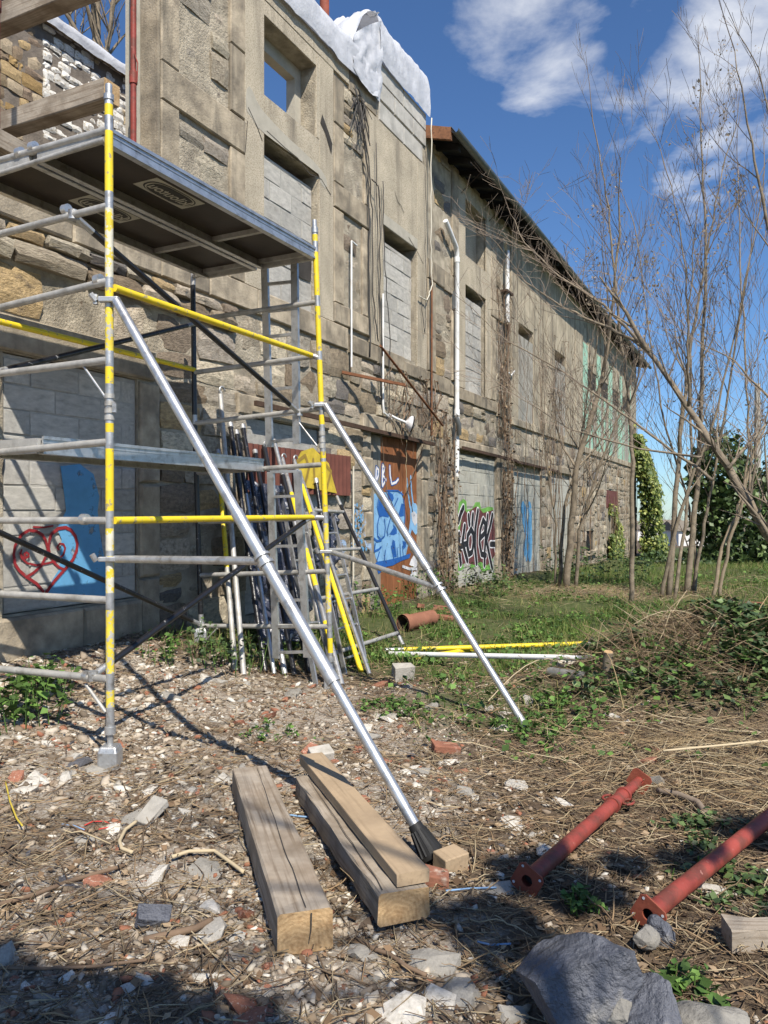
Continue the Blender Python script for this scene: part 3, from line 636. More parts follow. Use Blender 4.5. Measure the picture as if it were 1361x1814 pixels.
# green painted bays far along
for s0, s1 in ((25.95, 26.7), (28.3, 29.0), (30.6, 31.3), (33.0, 33.6), (35.2, 35.8)):
    MB().bbox(s0, s1, -.01, .06, 3.8, 7.3, .006).build('painted_jamb', 'green_paint', bB, world=False)
for s0, s1 in ((26.72, 28.28), (29.02, 30.58), (31.32, 32.98), (33.62, 35.18)):
    nb = 5
    for i in range(nb):
        w_ = (s1-s0)/nb; MB().bbox(s0+i*w_+.02, s0+(i+1)*w_-.02, .0+.01*(i % 2), .06, 3.8, 5.9+random.uniform(-.25, .1), .006).build('shutter_board', random.choice(['wall_stained', 'green_paint', 'green_paint', 'slab_grey']), bB, world=False)
    MB().box(s0+.1, s1-.1, .02, .06, 5.95, 6.5).build('gap_shade_panel', 'dark_inside', bB, world=False)  # dark panel stands in for the shade of a gap
    MB().bbox(s0, s1, .0, .06, 6.52, 8.4, .006).build('stained_panel', 'wall_stained', bB, world=False)
pieces(bB, 'sill_band', [(18.0, 20.0, -.035, 3.72, 3.9), (20.02, 22.4, -.035, 3.72, 3.9), (22.42, 25.9, -.035, 3.70, 3.9), (25.95, 29.5, -.035, 3.6, 3.8), (29.52, 33.5, -.035, 3.6, 3.8), (33.52, 37.5, -.035, 3.6, 3.8)], 'wall_stained', .012, .004)
blocks(bB, 14.9, 16.18, 4.13, 6.12, .12, BLK, 'block_joint')
blocks(bB, 14.56, 16.89, GZ0, 2.78, .05, BLKP, 'block_painted')
blocks(bB, 18.22, 20.78, -.4, 2.6, .05, BLKP, 'block_painted', h=.3, w=.6)
blocks(bB, 21.92, 24.28, -.6, 2.6, .05, BLKP, 'slab_grey', h=.5, w=.8)
pieces(bB, 'lintel', [(14.3, 17.0, -.03, 2.87, 3.05), (18.0, 21.0, -.03, 2.81, 3.0), (21.7, 24.5, -.03, 2.76, 2.95)], 'dressed', .015, .005)
pieces(bB, 'dressed_stone', [(16.905, 17.3, -.02, 1.9, 2.86), (16.905, 17.35, -.02, 1.0, 1.88), (16.905, 17.3, -.02, GZ0, .98), (17.75, 18.19, -.03, GZ0, .85), (17.85, 18.19, -.02, .87, 1.75), (17.8, 18.19, -.02, 1.77, 2.78)], 'dressed', .02, .008)
itB = rubble([(13.31, 14.14, 6.26, 8.4), (13.31, 14.14, 4.2, 5.87), (16.86, 17.54, 4.13, 6.0), (16.86, 17.95, 6.39, 8.4)], (.22, .4), (.28, .6), proud=.0)
itB += rubble([(12.95, 14.29, GZ0, 2.86), (12.95, 14.3, 3.0, 3.86), (14.3, 17.9, 3.07, 3.84), (17.32, 17.74, GZ0, 3.0)], (.2, .34), (.26, .6), proud=.018)
itB += rubble([(18.0, 21.9, 3.02, 3.7), (21.9, 25.9, 2.98, 3.68), (20.82, 21.88, GZ0, 2.9), (24.32, 26.55, -.6, 2.95)], (.22, .36), (.35, .7), proud=.018)
itB += rubble([(26.0, 37.5, 2.5, 3.55), (28.05, 30.15, -.8, 2.45), (32.85, 37.5, -.9, 2.45), (26.6, 28.0, 1.0, 2.45)], (.16, .32), (.25, .7), proud=.018)
lay(wallB, itB, STP)
# barred opening and maroon panel
MB().box(26.62, 27.98, .14, .18, .26, .94).build('opening_shade_panel', 'iron_black', bB, world=False)  # black panel painted as the shade inside the opening
for k in range(9): MB().tube([(26.7+k*.15, .08, .26), (26.7+k*.15, .08, .94)], .012, 5).build('iron_bar', 'iron_black', bB, world=False)
MB().bbox(26.5, 28.1, -.08, .1, .1, .24, .01).build('window_sill', 'dressed', bB, world=False)
MB().bbox(30.22, 32.78, .03, .1, 1.75, 2.44, .01).build('maroon_panel', 'maroon', bB, world=False)
MB().bbox(30.22, 32.78, .04, .1, -.8, 1.74, .01).build('door_infill', 'wall_stained', bB, world=False)
# roof
OV = .48
rf = MB(); rf.add([(BS0-.05, -OV, 8.50), (BS1+.4, -OV, 8.50), (BS1+.4, 4.5, 10.0), (BS0-.05, 4.5, 10.0), (BS0-.05, -OV, 8.42), (BS1+.4, -OV, 8.42), (BS1+.4, 4.5, 9.92), (BS0-.05, 4.5, 9.92)],
                  [(0, 1, 2, 3), (7, 6, 5, 4), (0, 4, 5, 1), (1, 5, 6, 2), (2, 6, 7, 3), (3, 7, 4, 0)])
roofB = rf.build('roof', 'roof_dark', bB, world=False)
k = 0; s = BS0+.5
while s < BS1+.2:
    mb = MB(); mb.add([(s-.05, -OV+.04, 8.30), (s+.05, -OV+.04, 8.30), (s+.05, -OV+.04, 8.42), (s-.05, -OV+.04, 8.42), (s-.05, .1, 8.44), (s+.05, .1, 8.44), (s+.05, .1, 8.59), (s-.05, .1, 8.59)],
                    [(0, 1, 2, 3), (7, 6, 5, 4), (0, 4, 5, 1), (1, 5, 6, 2), (2, 6, 7, 3), (3, 7, 4, 0)])
    mb.build('rafter', 'roof_dark', roofB, world=False); s += .62
mb = MB(); mb.add([(BS0-.06, -OV, 8.28), (BS0+.02, -OV, 8.28), (BS0+.02, -OV, 8.5), (BS0-.06, -OV, 8.5), (BS0-.06, .3, 8.50), (BS0+.02, .3, 8.50), (BS0+.02, .3, 8.74), (BS0-.06, .3, 8.74)], [(0, 1, 2, 3), (7, 6, 5, 4), (0, 4, 5, 1), (1, 5, 6, 2), (2, 6, 7, 3), (3, 7, 4, 0)])
mb.build('verge_board', 'eave_wood', roofB, world=False)
gt = MB(); n = 10
sx = np.linspace(BS0-.05, BS1+.4, 24)
for i in range(len(sx)-1):
    ring = [(-OV-.07+.075*math.cos(a), 8.46+.075*math.sin(a)) for a in [math.pi+math.pi*q/(n-1) for q in range(n)]]
    dz0, dz1 = -.0025*(sx[i]-13), -.0025*(sx[i+1]-13)
    V = [(sx[i], y, z+dz0) for y, z in ring]+[(sx[i+1], y, z+dz1) for y, z in ring]
    gt.add(V, [(q, q+1, n+q+1, n+q) for q in range(n-1)])
gt.build('gutter', 'zinc', roofB, world=False, smooth=True)
# thin rust stays under the eave
for s in (14.6, 16.3, 18.1): MB().tube([(s, -OV+.02, 8.40), (s, -.02, 8.05)], .008, 5).build('eave_stay', 'rust_dark', roofB, world=False)
# metal capping line on roof edge
MB().box(BS0-.05, BS1+.4, -OV-.01, -OV+.05, 8.502, 8.515).build('drip_edge', 'zinc', roofB, world=False)
# far gable wall of building B
MB().box(BS1-.02, BS1+.02, .46, 8, -.9, 9.9).build('gable_wall', 'mortar', bB, world=False)

# closed boxes added unseen behind the open slots over the infills to keep them dark
def slot_box(parent, s0, s1, z0, z1):
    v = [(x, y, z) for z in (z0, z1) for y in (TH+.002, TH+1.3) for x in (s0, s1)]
    MB().add(v, [(0, 1, 3, 2), (4, 6, 7, 5), (2, 3, 7, 6), (0, 2, 6, 4), (1, 5, 7, 3)]).build('slot_blackout', 'mortar_rear', parent, world=False)
slot_box(bA, 7.7, 9.3, 5.2, 6.7); slot_box(bA, 11.0, 12.6, 5.2, 6.7); slot_box(bB, 14.7, 16.3, 5.2, 6.7); slot_box(bB, 18.4, 20.1, 5.2, 6.8); slot_box(bB, 22.0, 23.8, 5.2, 6.8)
MB().add([(8.72, .106, 4.86), (8.84, .106, 4.78), (9.10, .106, 4.80), (9.12, .106, 5.06), (9.02, .106, 5.20), (8.86, .106, 5.12), (8.76, .106, 5.16)], [(0, 1, 2, 3, 4, 5, 6)]).build('hole_shade_patch', 'dark_inside', bA, world=False)  # flat dark patch on the blocks, painted as the shade in a hole
# ---------------------------------------------------------------- graffiti (thin paint on the infills)
def Zs(reg, sc, y):                      # converter from an enlarged crop of the photo to (s, z)
    return lambda X, Y: W(reg[0]+X/sc, reg[1]+Y/sc, -y)
# red heart and blue field on the left infill
q = Zs((0, 900), 5.235, .045)
mb = MB(); poly(mb, [W(a, b, -.045) for a, b in [(106, 826), (140, 822), (165, 840), (175, 880), (172, 905), (176, 945), (186, 1000), (192, 1056), (150, 1058), (84, 1055), (90, 1030), (104, 1008), (106, 980), (108, 955), (100, 936), (116, 905), (112, 870)]], .036)
mb.build('painted_field', 'p_blue', bA, world=False)
mb = MB()
for w, pts in ((.032, [(415, 300), (385, 250), (330, 215), (260, 205), (200, 240), (160, 290), (130, 350), (118, 430), (130, 520), (170, 580), (240, 640), (330, 700), (390, 770)]), (.03, [(415, 300), (435, 380), (420, 440), (370, 540), (300, 600), (235, 640)]),
               (.022, [(225, 440), (215, 425), (235, 410), (255, 425), (255, 450), (225, 465), (195, 450), (180, 420), (190, 390)]), (.036, [(450, 290), (470, 240), (530, 190), (600, 180), (650, 205), (690, 260), (708, 330), (700, 400), (665, 480), (600, 560), (500, 670), (420, 780)]),
               (.028, [(450, 290), (440, 360), (455, 430), (490, 505), (540, 550), (590, 572)]), (.022, [(535, 385), (520, 365), (545, 330), (580, 335), (595, 370), (580, 430), (530, 480), (440, 510), (330, 530), (240, 510), (190, 460), (175, 410)]), (.02, [(300, 175), (400, 180), (480, 165)])):
    ribbon(mb, [q(*p) for p in pts], w*.85, .030)
mb.build('painted_heart', 'p_red', bA, world=False)['label'] = 'dark red heart with two spirals sprayed on grey blocks'
# lettering on the grey infill of the long building
q = Zs((780, 740), 5.336, .05)
mb = MB()
poly(mb, [q(*p) for p in [(175, 800), (215, 765), (245, 790), (250, 870), (300, 860), (330, 800), (370, 795), (385, 860), (430, 850), (460, 840), (500, 850), (498, 1000), (500, 1300), (485, 1430), (450, 1440), (400, 1460), (360, 1390), (300, 1420), (250, 1400), (200, 1440), (155, 1450), (150, 1200), (160, 950)]], .043, 0)
poly(mb, [q(*p) for p in [(215, 850), (250, 900), (330, 840), (365, 850), (400, 900), (470, 880), (497, 870), (520, 1150), (520, 1290), (490, 1330), (440, 1400), (380, 1360), (320, 1390), (240, 1370), (180, 1400), (160, 1200), (190, 1000)]], .040, 1)
mb.build('sprayed_ground', ['p_green', 'p_maroon'], bB, world=False)
LT = [[(212, 850), (190, 900), (165, 985)], [(172, 1100), (172, 1240), (188, 1380)], [(225, 1025), (205, 1170), (225, 1260), (250, 1350)], [(165, 1225), (240, 1190)],
      [(285, 1055), (255, 1110), (250, 1210), (265, 1290), (295, 1270), (308, 1180), (305, 1090), (285, 1055)], [(262, 925), (270, 1005)], [(303, 915), (296, 1005)],
      [(350, 880), (325, 1050), (322, 1220), (338, 1375)], [(400, 965), (372, 1060), (365, 1180), (385, 1290), (425, 1300)], [(370, 1140), (415, 1090), (420, 1000), (400, 965)],
      [(442, 925), (425, 1100), (415, 1250), (412, 1390)], [(487, 920), (462, 1040), (430, 1160)], [(430, 1160), (455, 1280), (485, 1420)], [(470, 1195), (522, 1195), (520, 1245)]]
mb = MB()
for i, st in enumerate(LT): ribbon(mb, [q(*p) for p in st], .185, .037-i*.00012)
mb.build('letter_outline', 'p_white', bB, world=False)
mb = MB()
for i, st in enumerate(LT): ribbon(mb, [q(*p) for p in st], .125, .033-i*.00012)
mb.build('lettering', 'p_black', bB, world=False)['label'] = 'black HOLEK lettering with two dots over the O, white outlined'
mb = MB()
for st in ([(225, 1550), (255, 1440), (300, 1410), (330, 1450)], [(255, 1510), (345, 1480)], [(285, 1480), (275, 1560)], [(310, 1510), (300, 1550), (325, 1545), (325, 1505)], [(345, 1500), (340, 1550)], [(360, 1490), (345, 1520), (365, 1545)], [(245, 1600), (270, 1570), (290, 1640)], [(300, 1580), (310, 1640), (325, 1580)], [(345, 1580), (340, 1640), (370, 1600)]):
    ribbon(mb, [q(*p) for p in st], .025, .044)
mb.build('sprayed_tag', 'p_black', bB, world=False)
mb = MB()
for st, w in (([(780, 850), (800, 900), (790, 960)], .3), ([(840, 850), (850, 920), (845, 1000)], .3), ([(800, 1000), (820, 1120), (800, 1240), (815, 1300)], .28), ([(845, 1010), (850, 1150), (845, 1300)], .3)):
    ribbon(mb, [q(*p) for p in st], w*1.15, .04)
mb.build('sprayed_figure', 'p_blue', bB, world=False)
# rusty door with blue mural
YD = .10
DS = np.linspace(10.76, 12.67, 9)
for i in range(8):
    MB().bbox(DS[i]+.004, DS[i+1]-.004, YD, YD+.03, .0, 2.85, .006).build('door_board', 'door_grey' if i < 2 else 'door_rust', bA, world=False)
q = Zs((600, 780), 6.718, YD)
mb = MB()
poly(mb, [q(*p) for p in [(418, 640), (480, 605), (560, 620), (640, 602), (700, 612), (748, 640), (770, 720), (778, 860), (785, 1000), (835, 1130), (825, 1240), (800, 1365), (690, 1400), (600, 1420), (470, 1452), (440, 1400), (425, 1330), (418, 1200)]], YD-.004, 0)
for pl in ([(418, 1490), (450, 1445), (600, 1420), (720, 1390), (855, 1345), (840, 1400), (730, 1440), (640, 1490), (560, 1505), (540, 1540), (470, 1590), (450, 1520)],
           [(480, 700), (520, 650), (560, 690), (610, 850), (590, 920), (520, 905), (480, 920), (465, 800)], [(590, 612), (640, 640), (655, 690), (640, 730), (590, 700), (575, 640)], [(705, 900), (745, 750), (770, 760), (775, 900), (735, 910)],
           [(640, 1000), (690, 1060), (690, 1110), (650, 1130), (600, 1120), (650, 1040)], [(640, 1180), (665, 1200), (680, 1320), (690, 1390), (650, 1395), (625, 1280)], [(755, 1195), (800, 1210), (795, 1270), (770, 1300)]):
    poly(mb, [q(*p) for p in pl], YD-.0065, 1)
for pl in ([(620, 800), (750, 600), (740, 700), (700, 830), (660, 960), (600, 1110), (570, 1130), (575, 1060), (640, 960)], [(475, 980), (495, 920), (530, 920), (545, 1040), (535, 1140), (500, 1150), (475, 1110)]): poly(mb, [q(*p) for p in pl], YD-.009, 0)
for pts, w in (([(470, 690), (455, 800), (480, 900), (455, 1010), (460, 1140), (500, 1180), (540, 1140), (550, 1040), (540, 940)], .03), ([(418, 1170), (450, 1200), (500, 1190)], .04), ([(430, 1230), (420, 1320), (470, 1300), (500, 1270)], .035), ([(480, 1330), (450, 1430)], .03), ([(550, 1310), (540, 1420)], .03), ([(620, 1260), (650, 1400)], .03),
               ([(690, 1280), (700, 1390)], .025), ([(725, 1240), (730, 1390)], .025), ([(755, 1260), (765, 1380)], .025), ([(560, 600), (700, 600), (760, 650)], .03), ([(700, 690), (640, 820), (570, 1080), (580, 1130)], .03), ([(770, 700), (785, 900), (780, 980)], .03)):
    ribbon(mb, [q(*p) for p in pts], w, YD-.011, 1)
for st in ([(445, 320), (440, 480)], [(445, 320), (470, 350), (468, 420), (450, 470)], [(520, 290), (515, 540)], [(520, 290), (548, 330), (520, 410)], [(520, 410), (558, 470), (520, 545)], [(607, 310), (610, 420), (630, 520), (680, 500), (705, 465)]):
    ribbon(mb, [q(*p) for p in st], .075, YD-.004, 1); ribbon(mb, [q(*p) for p in st], .04, YD-.007, 2)
poly(mb, [q(*p) for p in [(850, 800), (880, 745), (915, 750), (942, 800), (952, 920), (948, 1090), (915, 1125), (870, 1060), (845, 1160), (832, 1080), (850, 950)]], YD-.004, 0)
for st in ([(810, 460), (825, 620), (850, 800)], [(856, 430), (865, 600), (885, 760)]): ribbon(mb, [q(*p) for p in st], .05, YD-.0045, 0)
poly(mb, [q(*p) for p in [(860, 870), (890, 840), (930, 880), (930, 980), (905, 1020), (875, 960)]], YD-.0075, 3)
for pl in ([(860, 1420), (890, 1370), (930, 1400), (960, 1480), (900, 1520), (840, 1480)], [(850, 1600), (900, 1560), (980, 1570), (1010, 1630), (960, 1700), (890, 1690)]): poly(mb, [q(*p) for p in pl], YD-.004, 2)
for st in ([(760, 1500), (840, 1530), (960, 1530), (1000, 1500)], [(870, 1560), (880, 1640), (930, 1690)], [(930, 1560), (960, 1640), (1010, 1600)]): ribbon(mb, [q(*p) for p in st], .05, YD-.007, 3)
mb.build('blue_mural', ['p_lblue', 'p_dblue', 'p_white', 'p_silver'], bA, world=False)['label'] = 'blue sprayed skull shape with PBL lettering on the rusty door'
# faded blue paint on the stones beside the door
mb = MB(); q0 = Zs((600, 780), 6.718, -.05)
for k in range(150):
    X, Y = random.triangular(130, 340, 220), random.uniform(760, 1300); a = q0(X, Y); r = random.uniform(.006, .03)
    poly(mb, [(a[0]+r*random.uniform(.3, 1.6)*math.cos(t), a[1]+r*random.uniform(.3, 1.9)*math.sin(t)) for t in [2*math.pi*i/8 for i in range(8)]], -.040-.0001*k, random.choice([0, 0, 1]))
poly(mb, [q0(*p) for p in [(0, 1190), (60, 1180), (85, 1230), (80, 1320), (30, 1350), (0, 1300)]], -.066, 0); poly(mb, [q0(*p) for p in [(320, 1190), (400, 1210), (410, 1320), (340, 1260)]], -.03, 0)
mb.build('faded_paint', ['p_pblue', 'p_blue'], bA, world=False)['kind'] = 'stuff'
# rust sheet with yellow lettering over the ground floor window
sh = MB()
for i in range(22):
    a, b = 7.45+i*.114, 7.45+(i+1)*.114; m_ = (a+b)/2
    sh.add([(a, -.05, 1.84), (a, -.05, 2.42), (m_, -.075, 1.84), (m_, -.075, 2.42), (b, -.05, 1.84), (b, -.05, 2.42)], [(0, 2, 3, 1), (2, 4, 5, 3)])
rs = sh.build('rust_sheet', 'rust_sheet', bA, world=False)
q = Zs((400, 440), 2.835, -.085); mb = MB()
poly(mb, [q(*p) for p in [(345, 1090), (380, 1020), (440, 1000), (480, 1040), (520, 1080), (540, 1160), (560, 1230), (350, 1190)]], -.080, 0)
for st in ([(350, 1080), (400, 1040), (420, 1100), (400, 1180)], [(440, 1060), (450, 1190)], [(480, 1060), (530, 1120), (510, 1200)], [(350, 1100), (360, 1180), (400, 1185)]): ribbon(mb, [q(*p) for p in st], .05, -.084, 1)
mb.build('yellow_lettering', ['p_yellow', 'p_ochre'], bA, world=False)
# ================================================================== THINGS ON THE BUILDINGS
def grid_sheet(fn, nu, nv):
    mb = MB(); V = [fn(i/(nu-1), j/(nv-1)) for i in range(nu) for j in range(nv)]
    mb.add(V, [(i*nv+j, (i+1)*nv+j, (i+1)*nv+j+1, i*nv+j+1) for i in range(nu-1) for j in range(nv-1)]); return mb
def nz(x, y, z=0.): return mnoise.fractal(Vector((x, y, z)), 1.0, 2.0, 4)
def prof(path, v):
    L = [0]
    for a, b in zip(path, path[1:]): L.append(L[-1]+math.hypot(b[0]-a[0], b[1]-a[1]))
    d = v*L[-1]
    for i in range(len(path)-1):
        if d <= L[i+1] or i == len(path)-2:
            k = (d-L[i])/(L[i+1]-L[i]); a, b = path[i], path[i+1]; return a[0]+(b[0]-a[0])*k, a[1]+(b[1]-a[1])*k
def tarp1(u, v):
    s = 5.9+u*4.98; sag = .035*nz(s*1.3, v*2)
    o, z = prof([(.055, 8.11+.03*nz(s*2, 3)), (.07, 8.24), (.06, 8.50), (-.06, 8.66), (-.42, 8.66), (-.52, 8.3)], v)
    w = .05*nz(s*2.3+v*2.0, v*5)*min(1, 4*v+.15)
    return wp(s, o+w*.5+.01, z+sag+w+.03*abs(math.sin(s*2.6+v*2)))
t1 = grid_sheet(tarp1, 110, 22).build('plastic_sheet', 'tarp', None, smooth=True)
tag(t1, 'white plastic sheet draped along the top of the roofless facade', 'sheet')
def tarp2(u, v):
    s = 10.86+u*2.06
    o, z = prof([(.05, 8.80+.02*nz(s*3, 1)), (.07, 9.0), (.05, 9.36), (-.02, 9.54), (-.45, 9.56), (-.55, 9.4), (-.55, 8.7)], v)
    w = .028*nz(s*2.6+v*1.5, v*4, 5)
    return wp(s, o+w, z+w*.7+.05*math.cos(u*7)*(v > .3)*(v < .8)*.5)
mb = grid_sheet(tarp2, 50, 26)
def tarp2end(u, v):                       # the end that hangs over the step to the lower sheet
    o = .05-u*.6; z = 9.54-.10*v-.82*v**2.4+.05*nz(u*3, 2); w = .06*nz(u*3.1+v*2, v*3, 9)
    return wp(10.90-.88*v**1.1-w*.5, o+w*.6, z+w*.6)
k = grid_sheet(tarp2end, 24, 26); mb.add(k.v, k.f)
def tarp2drop(u, v):
    s = 9.98+u*.95; o, z = .075+.03*nz(s*4, v*3), 8.62+.80*u**.8-v*(.42+.80*u**.8+.12*math.sin(u*3)); w = .035*nz(s*5, v*5, 3)
    return wp(s, o+w, z)
k = grid_sheet(tarp2drop, 18, 16); mb.add(k.v, k.f)
t2 = mb.build('plastic_sheet', 'tarp', None, smooth=True)
tag(t2, 'white plastic sheet wrapped over the raised parapet above the eave', 'sheet')
t3 = grid_sheet(lambda u, v: (lambda s, oz: wp(s, -2.98+oz[0]+.03*nz(s*3, v*3), oz[1]+.04*nz(s*2.2, v*4, 2)))(4.9+u*4.4, prof([(.03, 8.08), (.06, 8.22), (-.1, 8.32), (-.5, 8.3)], v)), 60, 12).build('plastic_sheet', 'tarp', None, smooth=True)
tag(t3, 'white plastic sheet capping the limewashed rear wall', 'sheet')
# flue pipe and ridge tiles behind the sheet
p0 = px(575, 52, 12.2)
fl = MB().tube([p0+Vector((0, 0, -.9)), p0+Vector((0, 0, 1.2))], .075, 16).build('flue_pipe', 'rust_red', None, smooth='auto'); tag(fl, 'brown metal flue pipe rising behind the white roof sheet', 'pipe')
rt = thing('ridge_tile_row', 'row of red clay ridge tiles behind the white roof sheet', 'roof tiles', tuple(px(590, 70, 12.2)))
for i in range(4):
    a = px(578+i*13, 40+i*15, 12.2+i*.25); mb = MB(); ring = [(math.cos(t)*.11, math.sin(t)*.09) for t in [math.pi*q/8 for q in range(9)]]
    dv = Vector((SN, CS, 0)); nv = Vector((CS, -SN, 0)); V = []
    for e in (-.2, .2):
        for (c_, h_) in ring: V.append(a+dv*e*1.05+nv*c_+Vector((0, 0, h_-.05)))
    mb.add(V, [(q, q+1, 9+q+1, 9+q) for q in range(8)]); mb.build('ridge_tile', 'roof_tile', rt, smooth=True)
# timbers and red props in the gap on the left
def timber(name, label, a, b, w, h, m='beam_wood', group=None, up=Vector((0, 0, 1)), mats=None, jit=.004, nseg=6):
    # long squared timber with slightly uneven edges and a cut end
    a, b = Vector(a), Vector(b); d = (b-a).normalized(); sd = d.cross(up).normalized(); u2 = sd.cross(d)
    rot = Matrix((sd, d, u2)).transposed(); inv = rot.inverted(); L = (b-a).length; mb = MB(); V = []; c = min(.009, h*.06)
    sec = [(-w/2+c, -h/2), (w/2-c, -h/2), (w/2, -h/2+c), (w/2, h/2-c), (w/2-c, h/2), (-w/2+c, h/2), (-w/2, h/2-c), (-w/2, -h/2+c)]
    for i in range(nseg+1):
        for (x, z) in sec: V.append((x+random.uniform(-jit, jit), L*i/nseg, z+random.uniform(-jit, jit)))
    F = []
    for i in range(nseg):
        for j in range(8): F.append((i*8+j, i*8+(j+1) % 8, (i+1)*8+(j+1) % 8, (i+1)*8+j))
    mb.add(V, F, 0); mb.add([V[j] for j in range(8)], [tuple(range(8))], 1); mb.add([V[nseg*8+j] for j in range(8)], [tuple(range(7, -1, -1))], 1)
    me = bpy.data.meshes.new(name); me.from_pydata(mb.v, [], mb.f)
    for q in (mats or [m, 'beam_end']): me.materials.append(MATS[q])
    me.polygons.foreach_set('material_index', mb.m)
    o = bpy.data.objects.new(name, me); C.objects.link(o); o.location = a; o.rotation_euler = rot.to_euler()
    tag(o, label, 'timber', group); return o
timber('timber_joist', 'weathered timber joist across the gap, half in shadow', wp(5.50, -.12, 5.68), wp(5.50, -2.99, 5.72), .20, .20, m='beam_grey')
timber('timber_joist', 'grey timber joist at the very top of the gap above the limewashed wall', wp(5.42, -.05, 6.74), wp(5.42, -2.99, 6.78), .2, .22, m='beam_grey')
timber('timber_beam', 'short pale timber lying along the broken wall top by the scaffold rail', wp(3.4, .05, 4.62), wp(4.55, -.1, 4.62), .2, .16, m='beam_grey')
def prop(name, label, p, h):
    t = thing(name, label, 'prop', tuple(p)); p = Vector(p)
    MB().tube([p, p+Vector((0, 0, h))], .030, 12).build('outer_tube', 'red_paint', t, smooth='auto')
    MB().tube([p+Vector((0, 0, h*.42)), p+Vector((0, 0, h*.42+.12))], .04, 12).build('collar', 'red_paint', t, smooth='auto')
    MB().tube([p+Vector((.02, -.03, h*.50)), p+Vector((.06, -.05, h*.47)), p+Vector((.05, -.04, h*.42))], .006, 6).build('locking_pin', 'red_paint', t)
    MB().box(p.x-.07, p.x+.07, p.y-.07, p.y+.07, p.z-.008, p.z).build('base_plate', 'red_paint', t)
    return t
a = wp(5.78, -.12, 4.39); prop('steel_prop', 'red steel prop standing in the gap against the pale jamb', a, 3.6)
a = wp(4.42, -.35, 4.40); prop('steel_prop', 'red steel prop at the left edge of the frame, in the gap', a, 3.6)
# ---------- downpipes (parts of the long building)
def wtube(pts, r, name, m, parent, n=10, world=True, smooth='auto'):
    return MB().tube([wp(*p) for p in pts], r, n).build(name, m, parent, smooth=smooth)
dpz = [(13.55, .10, 7.12), (13.62, .10, 7.08), (14.13, .09, 6.80), (14.2, .08, 6.72), (14.2, .08, 3.5)]
wtube(dpz, .048, 'downpipe', 'pvc', bB)
wtube([(14.2, .08, 6.62), (14.2, .08, 6.52)], .058, 'pipe_socket', 'pvc', bB); wtube([(14.2, .08, 3.62), (14.2, .08, 3.5)], .058, 'pipe_socket', 'pvc', bB)
wtube([(14.22, .08, 3.48), (14.22, .07, 2.3)], .045, 'downpipe', 'pvc', bB)
MB().box(14.14, 14.34, -.06, -.0, 5.6, 5.95).build('pipe_bracket', 'zinc', bB, world=False)
wtube([(14.05, .12, 3.45), (14.1, .16, 3.3), (14.18, .13, 3.12)], .05, 'pipe_branch', 'zinc', bB)
wtube([(17.42, .09, 7.35), (17.42, .09, 6.05)], .05, 'downpipe', 'pvc', bB); wtube([(17.42, .09, 7.72), (17.42, .09, 7.3)], .058, 'pipe_head', 'galv', bB)
MB().box(17.2, 17.68, -.16, -.0, 6.72, 6.77).build('pipe_clamp', 'rust_dark', bB, world=False)
wtube([(17.45, .1, 6.0), (17.5, .09, 5.6)], .03, 'pipe_stub', 'rust_dark', bB)
wtube([(12.98, .06, 5.95), (12.98, .06, 3.0)], .018, 'conduit', 'rust', bA)
wtube([(9.98, .05, 5.62), (9.98, .05, 3.75)], .014, 'conduit', 'pvc', bA); wtube([(9.98, .05, 5.62), (10.14, .05, 5.6)], .014, 'conduit', 'pvc', bA)
wtube([(10.02, .06, 2.28), (10.02, .06, .6)], .014, 'conduit', 'cable_pale', bA)
wtube([(11.02, .05, 5.1), (11.02, .05, 3.35), (11.05, .05, 3.2), (11.3, .06, 3.12)], .018, 'conduit', 'pvc', bA)
wtube([(17.6, .06, 4.9), (17.75, .08, 4.85), (18.0, .08, 5.0)], .02, 'bent_pipe', 'pvc', bB)
# white wall lamp
lp = thing('wall_lamp', 'white bell shaped wall lamp on a bracket above the rusty door', 'lamp', tuple(wp(11.6, .3, 3.05)))
wtube([(11.25, .03, 3.2), (11.4, .10, 3.14), (11.55, .22, 3.08)], .02, 'arm', 'pvc', lp)
c0 = wp(11.55, .20, 3.08); ax = (wp(11.85, .62, 2.98)-wp(11.55, .2, 3.08)).normalized()
MB().tube([c0, c0+ax*.03, c0+ax*.05, c0+ax*.08, c0+ax*.11], [.03, .07, .105, .13, .138], 18, cap=False).build('shade', 'p_white', lp, smooth=True)
MB().tube([c0+ax*.10, c0+ax*.11, c0+ax*.12], [.137, .147, .137], 18, cap=False).build('rim', 'iron_black', lp, smooth=True)
MB().tube([c0+ax*.05, c0+ax*.07], [.09, .02], 12).build('reflector', 'galv', lp, smooth=True)
# rusty angle irons standing out of the wall
def bar(name, label, a, b, w, m='rust', cat='iron bar'):
    a, b = Vector(a), Vector(b); d = (b-a).normalized(); sd = d.cross(Vector((0, 0, 1))).normalized(); u = sd.cross(d)
    mb = MB().obox((a+b)/2, d*((b-a).length/2), sd*w/2, u*.006); mb.obox((a+b)/2+u*w/2-sd*w/2, d*((b-a).length/2), sd*.006, u*w/2)
    return tag(mb.build(name, m, None), label, cat)
bar('angle_iron', 'rusty angle iron standing out of the stone wall like a bracket', wp(9.75, .03, 3.62), wp(10.7, .6, 3.53), .045)
bar('angle_iron', 'long rusty angle iron slanting over the door lamp', wp(10.35, .35, 4.1), wp(12.45, .5, 3.1), .04)
ir = MB().box(-3.2, 2.25, -.045, .0, -.03, .03); ir.v = [tuple(wp(10.7+x, .10-y, 2.86+z-.012*x)) for x, y, z in ir.v]
tag(ir.build('iron_rail', 'rust_dark', None), 'rusty iron sliding rail running over the door lintel', 'rail')
ir = MB().box(-1.8, 1.8, -.045, .0, -.03, .03); ir.v = [tuple(wp(16.2+x, .10-y, 2.86+z-.012*x)) for x, y, z in ir.v]
